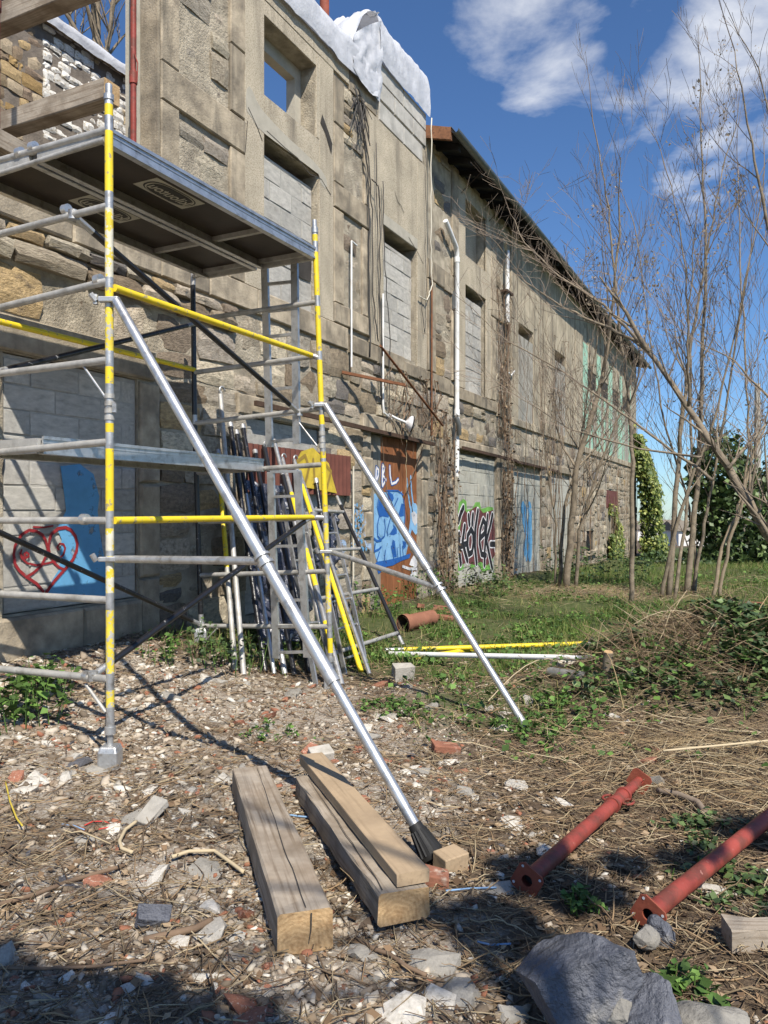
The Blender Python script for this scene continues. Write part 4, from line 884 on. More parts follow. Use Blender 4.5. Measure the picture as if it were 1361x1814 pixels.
tag(ir.build('iron_rail', 'rust_dark', None), 'rusty iron rail over the sprayed lettering bay', 'rail')
ir = MB().box(-1.6, 2.6, -.045, .0, -.03, .03); ir.v = [tuple(wp(19.6+x, .10-y, 2.80+z-.012*x)) for x, y, z in ir.v]
tag(ir.build('iron_rail', 'rust_dark', None), 'rusty iron rail over the bay with the blue figure', 'rail')
# cables hanging on the facade
def cable(pts, r, label, m='cable', name='hanging_cable', cat='cable', smooth=True, jit=.012):
    P = [wp(*p) for p in pts]; out = []
    for i in range(len(P)-1):
        for q in range(6): out.append(P[i].lerp(P[i+1], q/6)+Vector((random.uniform(-jit, jit), random.uniform(-jit, jit), 0)))
    out.append(P[-1]); o = MB().tube(out, r, 5).build(name, m, None, smooth=True); return tag(o, label, cat)
cable([(10.05, .06, 7.95), (10.35, .08, 7.2), (10.5, .06, 6.6), (10.55, .05, 5.4), (10.56, .05, 4.0)], .012, 'thick dark cable dropping from the broken corner below the sheet')
cable([(10.1, .08, 7.9), (10.42, .10, 7.0), (10.62, .06, 6.3), (10.66, .05, 5.0), (10.85, .05, 4.3)], .010, 'dark cable running beside the thick one, its end swinging out')
cable([(10.55, .10, 6.75), (10.72, .12, 6.7), (10.85, .08, 6.3), (10.9, .05, 5.2), (11.0, .05, 4.1)], .010, 'dark cable looping out at mid height between the bays')
cable([(10.75, .06, 7.4), (10.8, .06, 6.0), (10.85, .06, 4.9), (10.95, .06, 3.4)], .007, 'thin dark wire hanging left of the second blocked window')
cable([(11.0, .06, 6.9), (11.02, .05, 6.1), (11.15, .05, 5.2), (11.28, .05, 4.4), (11.2, .06, 3.2)], .008, 'thin wire crossing the edge of the second blocked window')
cable([(12.86, .10, 8.75), (12.88, .10, 7.5), (12.88, .09, 6.5), (12.95, .08, 5.75), (12.75, .07, 5.42), (12.45, .05, 5.42)], .012, 'pale rope hanging from the parapet sheet, curling at its end', 'cable_pale', 'rope', 'rope')
cable([(12.72, .06, 8.1), (12.72, .05, 6.6), (12.74, .05, 5.2), (12.7, .05, 4.8), (12.52, .05, 5.4)], .006, 'thin dark wire loop right of the second blocked window')
cable([(10.9, .08, 2.84), (11.15, .02, 2.2), (11.2, .02, 1.9), (11.7, .02, 1.5)], .008, 'loose brown creeper stem hanging over the rusty door', 'dry_vine', 'creeper_stem', 'creeper')
cable([(12.6, .08, 2.8), (12.3, .05, 2.4), (12.0, .03, 2.0), (12.2, .03, 1.6)], .008, 'curling brown creeper stem on the rust red door boards', 'dry_vine', 'creeper_stem', 'creeper')
cable([(11.9, .05, 3.0), (11.95, .02, 2.5), (11.98, .02, 1.9)], .006, 'straight pale creeper stem hanging over the door', 'straw', 'creeper_stem', 'creeper')
# loose tangle at the broken corner
tk = MB()
for k in range(13):
    a = Vector((10.12+random.uniform(-.12, .2), random.uniform(.02, .14), 7.75+random.uniform(-.1, .2))); pts = [a]
    d = Vector((random.uniform(-.3, .6), random.uniform(-.05, .15), random.uniform(-1, .2)))
    for q in range(4): d = d+Vector((random.uniform(-.5, .5), random.uniform(-.2, .2), -.35)); pts.append(pts[-1]+d*.11)
    tk.tube([wp(p.x, max(.03, p.y), p.z) for p in pts], random.choice([.005, .007, .012]), 4)
tag(tk.build('cable_tangle', 'cable', None), 'tangle of torn wires and twigs under the end of the roof sheet', 'cable')

# ================================================================== SCAFFOLD TOWER
TA = 4.76; A0 = px(195, 1340, TA)
Bt = 7.0; Ct = Bt+1.43*SN; Dt = TA+1.45*SN
nin = Vector((-CS, SN, 0)); dal = Vector((SN, CS, 0))
sc = thing('scaffold_tower', 'aluminium scaffold tower with yellow rails, black braces and two slanting stabilisers', 'scaffold', (A0.x, A0.y, 0))
def tb(pts, r, name, m, n=12, mis=None): return MB().tube(pts, r, n, mis=mis).build(name, m, sc, smooth='auto')
def on_frame(base, x, y):                 # a pixel on the upright plane through base, at right angles to the wall
    u = (x-CX)/FPX; w = (base.x-u*base.y)/(u*SN+CS); t = base.y+w*SN; return px(x, y, t)
PA = px(194, 700, TA); PB = px(568, 700, Bt)
def banded(p_top, p_bot, ytop, ybot, bands, r, name):
    ys = sorted({ytop, ybot} | {v for a, b, k in bands for v in (a, b) if ytop < v < ybot}); pts = []; mis = []
    for i, y in enumerate(ys):
        pts.append(Vector(p_top).lerp(Vector(p_bot), (y-ytop)/(ybot-ytop)))
        if i < len(ys)-1:
            mid = (y+ys[i+1])/2; k = 0
            for a, b, kk in bands:
                if a <= mid <= b: k = kk
            mis.append(k)
    o = MB().tube(pts, r, 14, mis=mis).build(name, ['galv', 'yellow', 'yellow_worn', 'yellow_pale'], sc, smooth='auto'); return o
bandsA = [(186, 206, 1), (233, 340, 1), (370, 492, 3), (511, 532, 1), (545, 622, 2), (650, 680, 1), (750, 766, 1), (795, 905, 1), (936, 975, 3), (985, 1050, 3), (1080, 1192, 2), (1222, 1252, 2)]
postA = banded(px(193, 168, TA), px(195.5, 1290, TA), 168, 1290, bandsA, .0254, 'post')
MB().tube([px(193, 150, TA), px(193, 170, TA)], .021, 12).build('spigot', 'galv', sc, smooth='auto')
MB().tube([px(193, 168, TA), px(193, 178, TA)], .031, 14).build('post_clip', 'galv', sc, smooth='auto')
for y in (702, 715, 728, 740): MB().tube([px(194.5, y-4, TA), px(194.5, y+4, TA)], .031, 14).build('joint_collar', 'alu_dull', sc, smooth='auto')
MB().obox(px(203, 722, TA-.02), (.012, 0, 0), (0, .012, 0), (0, 0, .03)).build('joint_latch', 'galv', sc)
bandsB = [(416, 428, 1), (447, 524, 1), (543, 622, 1), (638, 712, 1), (735, 752, 1), (800, 812, 1), (818, 907, 1), (927, 962, 2), (985, 998, 2), (1018, 1085, 2), (1130, 1156, 1)]
postB = banded(px(557.5, 403, Bt), px(586, 1165, Bt), 403, 1165, bandsB, .0254, 'post')
MB().tube([px(557, 390, Bt), px(557.5, 404, Bt)], .021, 12).build('spigot', 'galv', sc, smooth='auto'); MB().tube([px(557.5, 403, Bt), px(558, 413, Bt)], .031, 14).build('post_clip', 'galv', sc, smooth='auto')
for y in (768, 780, 790): MB().tube([px(570.5, y-4, Bt), px(571, y+4, Bt)], .031, 14).build('joint_collar', 'alu_dull', sc, smooth='auto')
# black wrapped back post and the one out of view on the left
pc = MB().tube([px(342, 505, Ct), px(345, 735, Ct), px(345.5, 752, Ct), px(356, 1088, Ct), px(357, 1130, Ct)], .0256, 12, mis=[0, 1, 0, 1]).build('post', ['black_wrap', 'galv'], sc, smooth='auto')
MB().tube([px(342, 484, Ct), px(342, 506, Ct)], .0256, 12).build('post_end', 'galv', sc, smooth='auto')
PD0, PD1 = A0+nin*1.45, px(193, 168, TA)+nin*1.45
MB().tube([PD0, PD1], .0254, 12).build('post', 'galv', sc, smooth='auto')
# feet with screw jacks
def foot(top, name='foot'):
    top = Vector(top); gz_ = gz(top.x, top.y); f = MB().tube([top+Vector((0, 0, .02)), Vector((top.x, top.y, gz_+.08))], .019, 10).build('screw_jack', 'galv', sc, smooth='auto')
    MB().tube([top+Vector((0, 0, .01)), top+Vector((0, 0, -.035))], .034, 12).build('jack_nut', 'galv', sc, smooth='auto')
    z0 = gz_-.01; mb = MB(); r = .062; h = .15
    mb.add([(top.x+a*r*k, top.y+b*r*k, z0+zz) for zz, k in ((0, 1.0), (h*.75, .98), (h, .80)) for a, b in ((-1, -1), (1, -1), (1, 1), (-1, 1))], [(0, 1, 5, 4), (1, 2, 6, 5), (2, 3, 7, 6), (3, 0, 4, 7), (4, 5, 9, 8), (5, 6, 10, 9), (6, 7, 11, 10), (7, 4, 8, 11), (8, 9, 10, 11), (3, 2, 1, 0)])
    mb.build('foot', 'galv', sc, bevel=.012)
for p in (px(195.5, 1290, TA), px(586.5, 1165, Bt), px(357, 1130, Ct), PD0+Vector((0, 0, .15))): foot(p)
# end frame A (rungs run back towards the wall)
for ya, y0 in ((365, 415), (498, 545), (638, 662), (783, 801), (922, 922), (1063, 1052), (1203, 1185)):
    a = px(192, ya, TA); b = on_frame(PA, 0, y0); b = a+(b-a)*1.30
    tb([a, b], .0235, 'rung', 'alu_dull')
a = px(192, 230, TA); b = on_frame(PA, 0, 285); tb([a, a+(b-a)*1.3], .0235, 'rung', 'alu_dull')
a = px(186, 247, TA); b = on_frame(PA, 0, 308); tb([a, a+(b-a)*1.3], .017, 'rail', 'alu_dull')
# end frame B
def fb(x, y): return on_frame(PB, x, y)
for yb, yc, xc in ((535, 567, 343), (630, 660, 345), (724, 750, 346), (823, 838, 349), (917, 925, 352), (1012, 1019, 355), (1110, 1109, 357)):
    tb([px(562+(yb-535)*.036, yb, Bt), px(xc, yc, Ct)], .0235, 'rung', 'alu_dull')
tb([px(556, 440, Bt), px(341, 490, Ct)], .0235, 'rung', 'alu_dull')
# ladder in frame B, two lengths
ld_ = MB()
lad = thing_l = None
def ladder_len(xl0, xr0, y0, xl1, xr1, y1, ys, skew):
    mb = MB()
    for xa, xb in ((xl0, xl1), (xr0, xr1)):
        a, b = fb(xa, y0-skew*(xa-xl0)), fb(xb, y1-skew*(xa-xl0)); d = (b-a).normalized(); mb.obox((a+b)/2, (b-a)/2, nin*.036, dal*.014)
    st = mb.build('ladder_stile', 'alu', sc)
    for y in ys:
        k = (y-y0)/(y1-y0); a = fb(xl0+(xl1-xl0)*k, y); b = fb(xr0+(xr1-xr0)*k, y-skew*(xr0-xl0)); d = (b-a)/2
        MB().obox((a+b)/2, d, dal*.013, Vector((0, 0, .013))).build('ladder_rung', 'alu', sc)
ladder_len(469, 522, 462, 478, 526, 792, (504, 552, 597, 646, 691, 738, 783), .10)
ladder_len(480, 527, 836, 490, 545, 1166, (836, 880, 968, 1064, 1110, 1156), .03)
# yellow rails along the tower
tb([px(203, 510, TA), px(553, 630, Bt)], .0235, 'guard_rail', 'yellow'); tb([px(553, 630, Bt), px(566, 634, Bt)], .0235, 'rail_hook', 'galv')
tb([px(203, 922, TA), px(556, 916, Bt)], .0235, 'guard_rail', 'yellow'); tb([px(556, 916, Bt), px(578, 917, Bt)], .0235, 'rail_hook', 'galv')
c1 = px(345, 655, Ct); tb([c1, c1-dal*2.5], .0235, 'guard_rail', 'yellow')
c1 = px(352, 484, Ct); tb([c1, c1-dal*2.45], .018, 'platform_rail', 'yellow')
c1 = px(352, 484, Ct)-nin*.70; tb([c1, c1-dal*2.45], .014, 'platform_rail', 'yellow')
# black diagonal braces
def brace(a, b, m='black_wrap'):
    a, b = Vector(a), Vector(b); k = (b-a)
    tb([a, a+k*.05, a+k*.06, a+k*.94, a+k*.95, b], .022, 'brace', ['galv', m], mis=[0, 0, 1, 0, 0])
    MB().tube([a-Vector((0, 0, .03)), a+Vector((0, 0, .03))], .032, 10).build('brace_hook', 'galv', sc, smooth='auto'); MB().tube([b-Vector((0, 0, .03)), b+Vector((0, 0, .03))], .032, 10).build('brace_hook', 'galv', sc, smooth='auto')
brace(on_frame(PA, 130, 381), fb(530, 731)); brace(on_frame(PA, -20, 662), px(347, 573, Ct)); brace(on_frame(PA, -40, 925), px(357, 1107, Ct)); brace(on_frame(PA, 165, 1197), px(556, 912, Bt))
for (x, y) in ((118, 374), (175, 498), (150, 922), (155, 1200), (36, 273), (60, 263)):
    p = on_frame(PA, x, y-2); MB().tube([p-nin*.02, p+nin*.02], .036, 12).build('coupler', 'alu', sc, smooth='auto')
def platform(w0, w1, zt, name, fascia, deck='ply', stick=None, ext=(0.02, 2.48)):
    pl = MB(); base = Vector((A0.x, A0.y, 0))
    P = lambda s, w, z: base+dal*s+nin*w+Vector((0, 0, z))
    def bx(s0, s1, a0, a1, z0, z1): 
        v = [P(s, w, z) for z in (z0, z1) for w in (a0, a1) for s in (s0, s1)]; return v, [(0, 2, 3, 1), (4, 5, 7, 6), (0, 1, 5, 4), (2, 6, 7, 3), (0, 4, 6, 2), (1, 3, 7, 5)]
    s0, s1 = ext
    pl.add(*bx(s0, s1, w0+.01, w1-.01, zt-.012, zt)); po = pl.build(name, deck, sc)
    for (a0, a1) in ((w0, w0+.012), (w1-.012, w1)):
        mb = MB(); mb.add(*bx(s0, s1, a0, a1, zt-fascia, zt+.012)); lip = .03 if a0 == w0 else -.03
        mb.add(*bx(s0, s1, min(a0, a0+lip), max(a1, a1+lip), zt-fascia-.004, zt-fascia+.006)); sg = -1 if a0 == w0 else 1; e_ = a0 if sg < 0 else a1; mb.add(*bx(s0, s1, min(e_, e_+sg*.010), max(e_, e_+sg*.010), zt-.006, zt+.016)); mb.add(*bx(s0, s1, min(e_, e_+sg*.007), max(e_, e_+sg*.007), zt-fascia-.003, zt-fascia+.012)); mb.add(*bx(s0, s1, min(e_, e_+sg*.004), max(e_, e_+sg*.004), zt-.034, zt-.029)); mb.build('side_beam', 'alu', po)
    for s in (s0+.03, .72*s1, s1-.03):
        mb = MB(); mb.add(*bx(s-.02, s+.02, w0+.014, w1-.014, zt-fascia*.62, zt-.013)); mb.build('cross_member', 'alu_dull', po)
    for e0 in (s0-.03, s1): mb = MB(); mb.add(*bx(e0, e0+.03, w0+.02, w1-.02, zt-fascia, zt)); mb.build('end_hook', 'alu_dull', po)
    if stick:
        c, hl, hw, z = stick[0], stick[1], stick[2], zt-.014
        mb = MB(); mb.add([P(c-hl, (w0+w1)/2-hw, z), P(c+hl, (w0+w1)/2-hw, z), P(c+hl, (w0+w1)/2+hw, z), P(c-hl, (w0+w1)/2+hw, z)], [(0, 1, 2, 3)]); st = mb.build('sticker', 'sticker', po)
        def oval(k, z, m, nm):
            mb = MB(); pts = []
            for i in range(28):
                a = 2*math.pi*i/28; ex = math.copysign(abs(math.cos(a))**.6, math.cos(a)); ey = math.copysign(abs(math.sin(a))**.8, math.sin(a)); pts.append(P(c+hl*k*.92*ex, (w0+w1)/2+hw*k*.86*ey, z))
            mb.add(pts, [tuple(range(28))]); return mb.build(nm, m, st)
        oval(1.0, z-.002, 'sticker_black', 'sticker_oval'); oval(.94, z-.004, 'sticker', 'sticker_oval'); oval(.88, z-.006, 'sticker_black', 'sticker_oval')
        cu = bpy.data.curves.new('txt', 'FONT'); cu.body = 'kiloutou'; cu.align_x = 'CENTER'; cu.align_y = 'CENTER'; cu.size = 1; cu.offset = .015; to = bpy.data.objects.new('txt', cu); C.objects.link(to)
        me = bpy.data.meshes.new_from_object(to.evaluated_get(bpy.context.evaluated_depsgraph_get())); bpy.data.objects.remove(to)
        xs = [v.co.x for v in me.vertices]; wd = max(xs)-min(xs); kx = 1.5*hl/wd; ky = kx*1.15
        V = [P(c-v.co.x*kx, (w0+w1)/2-v.co.y*ky, z-.008) for v in me.vertices]; mb = MB(); mb.add(V, [tuple(p.vertices) for p in me.polygons]); bpy.data.meshes.remove(me)
        mb.build('sticker_lettering', 'sticker', st)
    return po
ZP = 3.985
platform(.04, .66, ZP, 'platform', .085, stick=(.92, .26, .115)); platform(.70, 1.32, ZP, 'platform', .085, stick=(.92, .26, .115))
platform(.62, 1.24, 2.085, 'platform', .10, deck='alu_dull')
# stabilisers
def stab(clamp_px, t0, foot_pt, joint_k, strut_px, strut_k, name):
    a = px(*clamp_px, t0)+Vector((.06, -.02, 0)); b = Vector(foot_pt); d = b-a
    so_ = MB().tube([a, a+d*joint_k], .030, 14).build('stabiliser', 'alu', sc, smooth='auto')
    MB().tube([a+d*(joint_k-.29), a+d*(joint_k-.005)], .0345, 14).build('stabiliser_sleeve', 'alu', so_, smooth='auto')
    MB().tube([a+d*joint_k, a+d*.968], .0265, 14).build('lower_tube', 'alu', so_, smooth='auto')
    MB().tube([a+d*(joint_k-.012), a+d*(joint_k+.004)], .036, 14).build('sleeve_collar', 'galv', so_, smooth='auto')
    ca = Vector(px(*clamp_px, t0)); MB().obox(ca+Vector((.02, -.03, 0)), (.06, 0, 0), (0, .02, 0), (0, 0, .017)).build('clamp', 'galv', so_, bevel=.006)
    MB().tube([ca+Vector((-.055, -.035, -.01)), ca+Vector((-.085, -.05, .03))], .018, 8).build('clamp_knob', 'galv', so_, smooth='auto'); MB().tube([ca+Vector((-.06, -.03, -.03)), ca+Vector((-.06, -.03, .03))], .016, 8).build('clamp_bolt', 'galv', so_, smooth='auto')
    e = px(*strut_px, t0)+Vector((.06, -.02, 0)); jn = a+d*strut_k
    st = MB().tube([e, jn], .0235, 12).build('strut', 'galv', sc, smooth='auto')
    ce = Vector(px(*strut_px, t0)); MB().obox(ce+Vector((.02, -.03, 0)), (.06, 0, 0), (0, .02, 0), (0, 0, .015)).build('clamp', 'galv', st, bevel=.006)
    MB().tube([ce+Vector((-.055, -.035, -.01)), ce+Vector((-.075, -.05, .03))], .018, 8).build('clamp_knob', 'galv', st, smooth='auto')
    dn = d.normalized(); MB().tube([jn-dn*.035, jn-dn*.02], .046, 12).build('strut_clamp', 'galv', st, smooth='auto'); MB().tube([jn+dn*.01, jn+dn*.03], .046, 12).build('strut_clamp', 'galv', st, smooth='auto')
    return so_, a, d
fp1 = gpx(768, 1519, .03); s1, a1, d1 = stab((190, 533), TA, fp1, .745, (190, 990), .545, 'a')
fp2 = gpx(931, 1287, .015); s2, a2, d2 = stab((565, 718), Bt, fp2, .56, (575, 977), .62, 'b')
dn = d1.normalized(); q0 = a1+d1*.955; r0 = MB().tube([q0, q0+dn*.03, fp1-dn*.02, fp1+dn*.0], [.032, .036, .058, .05], 16).build('rubber_foot', 'rubber', s1, smooth='auto')
for k in range(14):
    an = 2*math.pi*k/14; u_ = dn.orthogonal().normalized(); v_ = dn.cross(u_); rr = u_*math.cos(an)+v_*math.sin(an)
    MB().tube([q0+dn*.03+rr*.036, fp1-dn*.02+rr*.057], .0055, 4).build('foot_rib', 'rubber', s1)
dn2 = d2.normalized(); MB().tube([a2+d2*.955, fp2], [.028, .03], 12).build('rubber_foot', 'galv', s2, smooth='auto')
# small toe struts of the frames
tb([on_frame(PA, 148, 648), px(188, 705, TA)], .008, 'knee_strut', 'alu'); tb([on_frame(PA, 152, 1212), px(188, 1262, TA)], .011, 'knee_strut', 'alu_dull'); tb([fb(527, 745), px(562, 790, Bt)], .009, 'knee_strut', 'alu'); tb([px(358, 1142, Ct), fb(385, 1113)], .009, 'knee_strut', 'alu_dull')

# ================================================================== POLES AND FRAMES LEANING ON THE WALL
def gfoot(x, y): return gpx(x, y, .01)
def top_on_wall(x, y, o=.10):
    s_, z_ = W(x, y, o); return wp(s_, o, z_)
def pole(label, tp, bt, r, m, o=.10, segs=None, hook=False, grp='poles leaning on the wall behind the scaffold'):
    a, b = top_on_wall(*tp, o), gfoot(*bt); d = a-b
    t = thing('leaning_pole', label, 'pole', tuple(b), 0, grp)
    if segs:
        ks = [0]+[k for k, _ in segs]; pts = [b+d*k for k in ks]; mm = []; 
        for _, q in segs:
            if q not in mm: mm.append(q)
        MB().tube(pts, r, 12, mis=[mm.index(q) for _, q in segs]).build('tube', mm, t, smooth='auto')
    else: MB().tube([b, a], r, 12).build('tube', m, t, smooth='auto')
    dn = d.normalized()
    if hook:
        u_ = Vector((CS, -SN, 0)); pts = [a+dn*.02+u_*.03+Vector((0, 0, 0))+(Vector((SN, CS, 0))*math.cos(q)+Vector((0, 0, 1))*math.sin(q))*.045 for q in [i*.45 for i in range(11)]]
        MB().tube(pts, .012, 6).build('claw_hook', 'galv', t, smooth=True)
    else: MB().tube([a-dn*.05, a+dn*.015], r+.006, 12).build('end_collar', 'galv', t, smooth='auto')
    return t
PG = [('grey pole with a claw end, first of the row beside the back post', (390, 695), (432, 1196), .026, 'alu_dull', {'hook': True}),
      ('yellow pole almost hidden behind the grey claw pole', (386, 800), (417, 1188), .025, 'yellow', {'segs': [(.42, 'alu_dull'), (1, 'yellow')]}),
      ('black pole right behind the grey claw pole', (408, 752), (470, 1190), .027, 'black_wrap', {}),
      ('dark pole with a grey lower half among the black poles', (419, 765), (486, 1194), .022, 'alu', {'segs': [(.7, 'alu'), (1, 'black_wrap')]}),
      ('black pole with a pale collar next to the ladder', (430, 755), (505, 1195), .028, 'black_wrap', {'segs': [(.08, 'galv'), (1, 'black_wrap')]}),
      ('black wrapped pole speckled with white behind the ladder', (452, 800), (522, 1197), .026, 'black_wrap', {}),
      ('black pole with an orange strap behind the ladder stile', (468, 790), (548, 1192), .03, 'black_tube', {'hook': True}),
      ('polished grey pole catching the sun beside the ladder', (486, 782), (592, 1200), .027, 'alu', {'segs': [(.62, 'alu'), (.82, 'black_tube'), (1, 'alu')]}),
      ('yellow and grey banded pole with a claw hook in front of the rust sheet', (500, 812), (606, 1214), .027, 'yellow', {'hook': True, 'segs': [(.14, 'galv'), (.22, 'yellow'), (.36, 'galv'), (.52, 'yellow'), (.60, 'galv'), (.80, 'yellow'), (1, 'galv')]}),
      ('plain yellow pole with a claw hook right of the banded one', (521, 815), (640, 1190), .026, 'yellow', {'hook': True, 'segs': [(.85, 'yellow'), (1, 'galv')]}),
      ('bright grey pole slanting between the yellow pole and the grey ladder', (531, 836), (655, 1195), .022, 'alu', {}),
      ('dark plastic wrapped pole crossing behind the yellow post', (560, 850), (600, 1120), .03, 'black_wrap', {})]
for lb, a, b, r, m, kw in PG: pole(lb, a, b, r, m, **kw)
# rungs and frames leaning
def lean_frame(label, tl, bl, tr, br, rungs, rs, m_l, m_r, name='frame_ladder', o=.16, flat=False):
    A, B_, C_, D_ = top_on_wall(*tl, o), gfoot(*bl), top_on_wall(*tr, o), gfoot(*br)
    t = thing(name, label, 'ladder' if flat else 'frame', tuple((B_+D_)/2))
    for (a, b, m) in ((A, B_, m_l), (C_, D_, m_r)):
        if flat:
            d = (a-b); sd = (C_-A).normalized(); nn = d.normalized().cross(sd); MB().obox((a+b)/2, d/2, sd*.012, nn*.033).build('stile', m, t)
        else: MB().tube([b, b+(a-b)*.05, b+(a-b)*.93, a], rs, 12, mis=[1, 0, 1]).build('post', [m, 'galv'], t, smooth='auto')
    for k in rungs:
        p, q = B_.lerp(A, k), D_.lerp(C_, k)
        MB().tube([p, q], .0135 if flat else .0235, 10).build('rung', 'alu' if flat else 'alu_dull', t, smooth='auto')
    return t
lean_frame('scaffold end frame with black posts leaning right of the yellow post', (500, 870), (596, 1186), (597, 880), (714, 1143), (.07, .34, .61, .88), .025, 'black_tube', 'black_tube')
lean_frame('grey ladder leaning on the wall behind the near yellow post', (552, 905), (612, 1196), (588, 905), (650, 1180), (.07, .22, .37, .52, .67, .82), .02, 'alu', 'alu', 'leaning_ladder', .22, True)
lean_frame('narrow grey ladder leaning between the poles and the tower ladder', (496, 860), (560, 1215), (530, 860), (592, 1212), (.1, .25, .4, .55, .7, .85), .02, 'alu', 'alu', 'leaning_ladder', .2, True)
# crumpled plastic sheets hung among the poles
def crumple(c0, c1, c2, c3, label, amp=.10):
    def fn(u, v):
        p = (c0*(1-u)+c1*u)*(1-v)+(c3*(1-u)+c2*u)*v
        w = amp*(nz(u*5, v*7, 3)+.5*abs(nz(u*11, v*9, 8))); return p+Vector((CS, -SN, 0))*w+Vector((SN, CS, 0))*w*.5
    o = grid_sheet(fn, 34, 40).build('plastic_sheet', 'plastic', None, smooth=True); return tag(o, label, 'sheet')
crumple(top_on_wall(430, 850, .28), top_on_wall(515, 865, .28), gfoot(548, 1150)+Vector((0, 0, .1)), gfoot(455, 1160)+Vector((0, 0, .1)), 'dark crumpled plastic sheet hanging among the leaning poles')
crumple(top_on_wall(555, 900, .16), top_on_wall(600, 905, .14), top_on_wall(598, 1010, .3), top_on_wall(560, 1010, .3), 'small dark plastic rag below the rust sheet', .06)
# ================================================================== THINGS LYING IN THE YARD
def lie(a, b, h): a, b = Vector(a), Vector(b); a.z += h/2; b.z += h/2; return a, b
a, b = lie(gpx(541, 1690), gpx(443, 1404), .15); a.z = b.z = max(a.z, b.z)-.005
beam1 = timber('squared_timber', 'weathered squared timber with a long crack, lying alone on the rubble', a, b, .20, .15, mats=['beam_grey', 'beam_end'], jit=.003, nseg=8)
def crack(o, L, x, z, m='dark_inside'):
    pts = [(x+random.uniform(-.004, .004)+.035*(y/L-.5), y, z) for y in np.linspace(.02, L-.05, 16)]; mb = MB()
    for i in range(15):
        p, q = pts[i], pts[i+1]; w = .0024-.0015*i/15
        mb.add([(p[0]-w, p[1], z), (p[0]+w, p[1], z), (q[0]+w, q[1], z), (q[0]-w, q[1], z)], [(0, 1, 2, 3)])
    me = bpy.data.meshes.new('crack'); me.from_pydata(mb.v, [], mb.f); me.materials.append(MATS[m]); return mesh_obj('crack', me, o)
crack(beam1, (b-a).length, .02, .0785)
c = MB(); c.add([(.018, -.0065, .07), (.024, -.0065, .07), (.022, -.0065, .01), (.012, -.0065, -.04), (.010, -.0065, -.04), (.017, -.0065, .01)], [(0, 1, 2, 3, 4, 5)]); me = bpy.data.meshes.new('crack'); me.from_pydata(c.v, [], c.f); me.materials.append(MATS['dark_inside']); mesh_obj('crack', me, beam1)
a2_, b2_ = lie(gpx(716, 1648), gpx(556, 1408), .118); a2_.z = b2_.z = max(a2_.z, b2_.z)-.005
beam2 = timber('squared_timber', 'split squared timber with a bright sawn end, under the plank', a2_, b2_, .205, .118, mats=['beam_grey', 'beam_end'], jit=.005, nseg=12)
crack(beam2, (b2_-a2_).length, -.06, .0645)
dd = (b2_-a2_).normalized(); sd = dd.cross(Vector((0, 0, 1))).normalized()
pa, pb = a2_+sd*.045-dd*.0+Vector((0, 0, .059+.006+.026)), b2_+sd*.03+dd*.18+Vector((0, 0, .059+.006+.026))
plank = timber('plank', 'clean sawn plank lying on top of the split timber', pa+dd*.02, pb, .135, .05, mats=['plank', 'plank'], jit=.0015, nseg=4)
# block with a knot and half brick under the stabiliser foot
p = gpx(800, 1548); mb = MB().box(-.062, .062, -.05, .05, 0, .075, jit=.004); blk = mb.build('wood_block', 'plank', None, bevel=.005, loc=(0, 0, 0)); blk.location = p+Vector((0, .05, 0)); blk.rotation_euler = (0.06, -.05, .55)
tag(blk, 'short wood block with a round knot beside the stabiliser foot', 'wood block')
k = MB().tube([(0.02, .0, .0762), (0.02, 0, .0775)], [.017, .016], 14).build('knot', 'beam_end', blk, world=False)
p = gpx(772, 1572); mb = MB().box(-.055, .055, -.05, .05, 0, .06, jit=.006); bk = mb.build('half_brick', 'brick', None, bevel=.006, loc=(0, 0, 0)); bk.location = p+Vector((0, .04, -.01)); bk.rotation_euler = (.05, .08, -.15)
tag(bk, 'half red brick in front of the stabiliser foot', 'brick')
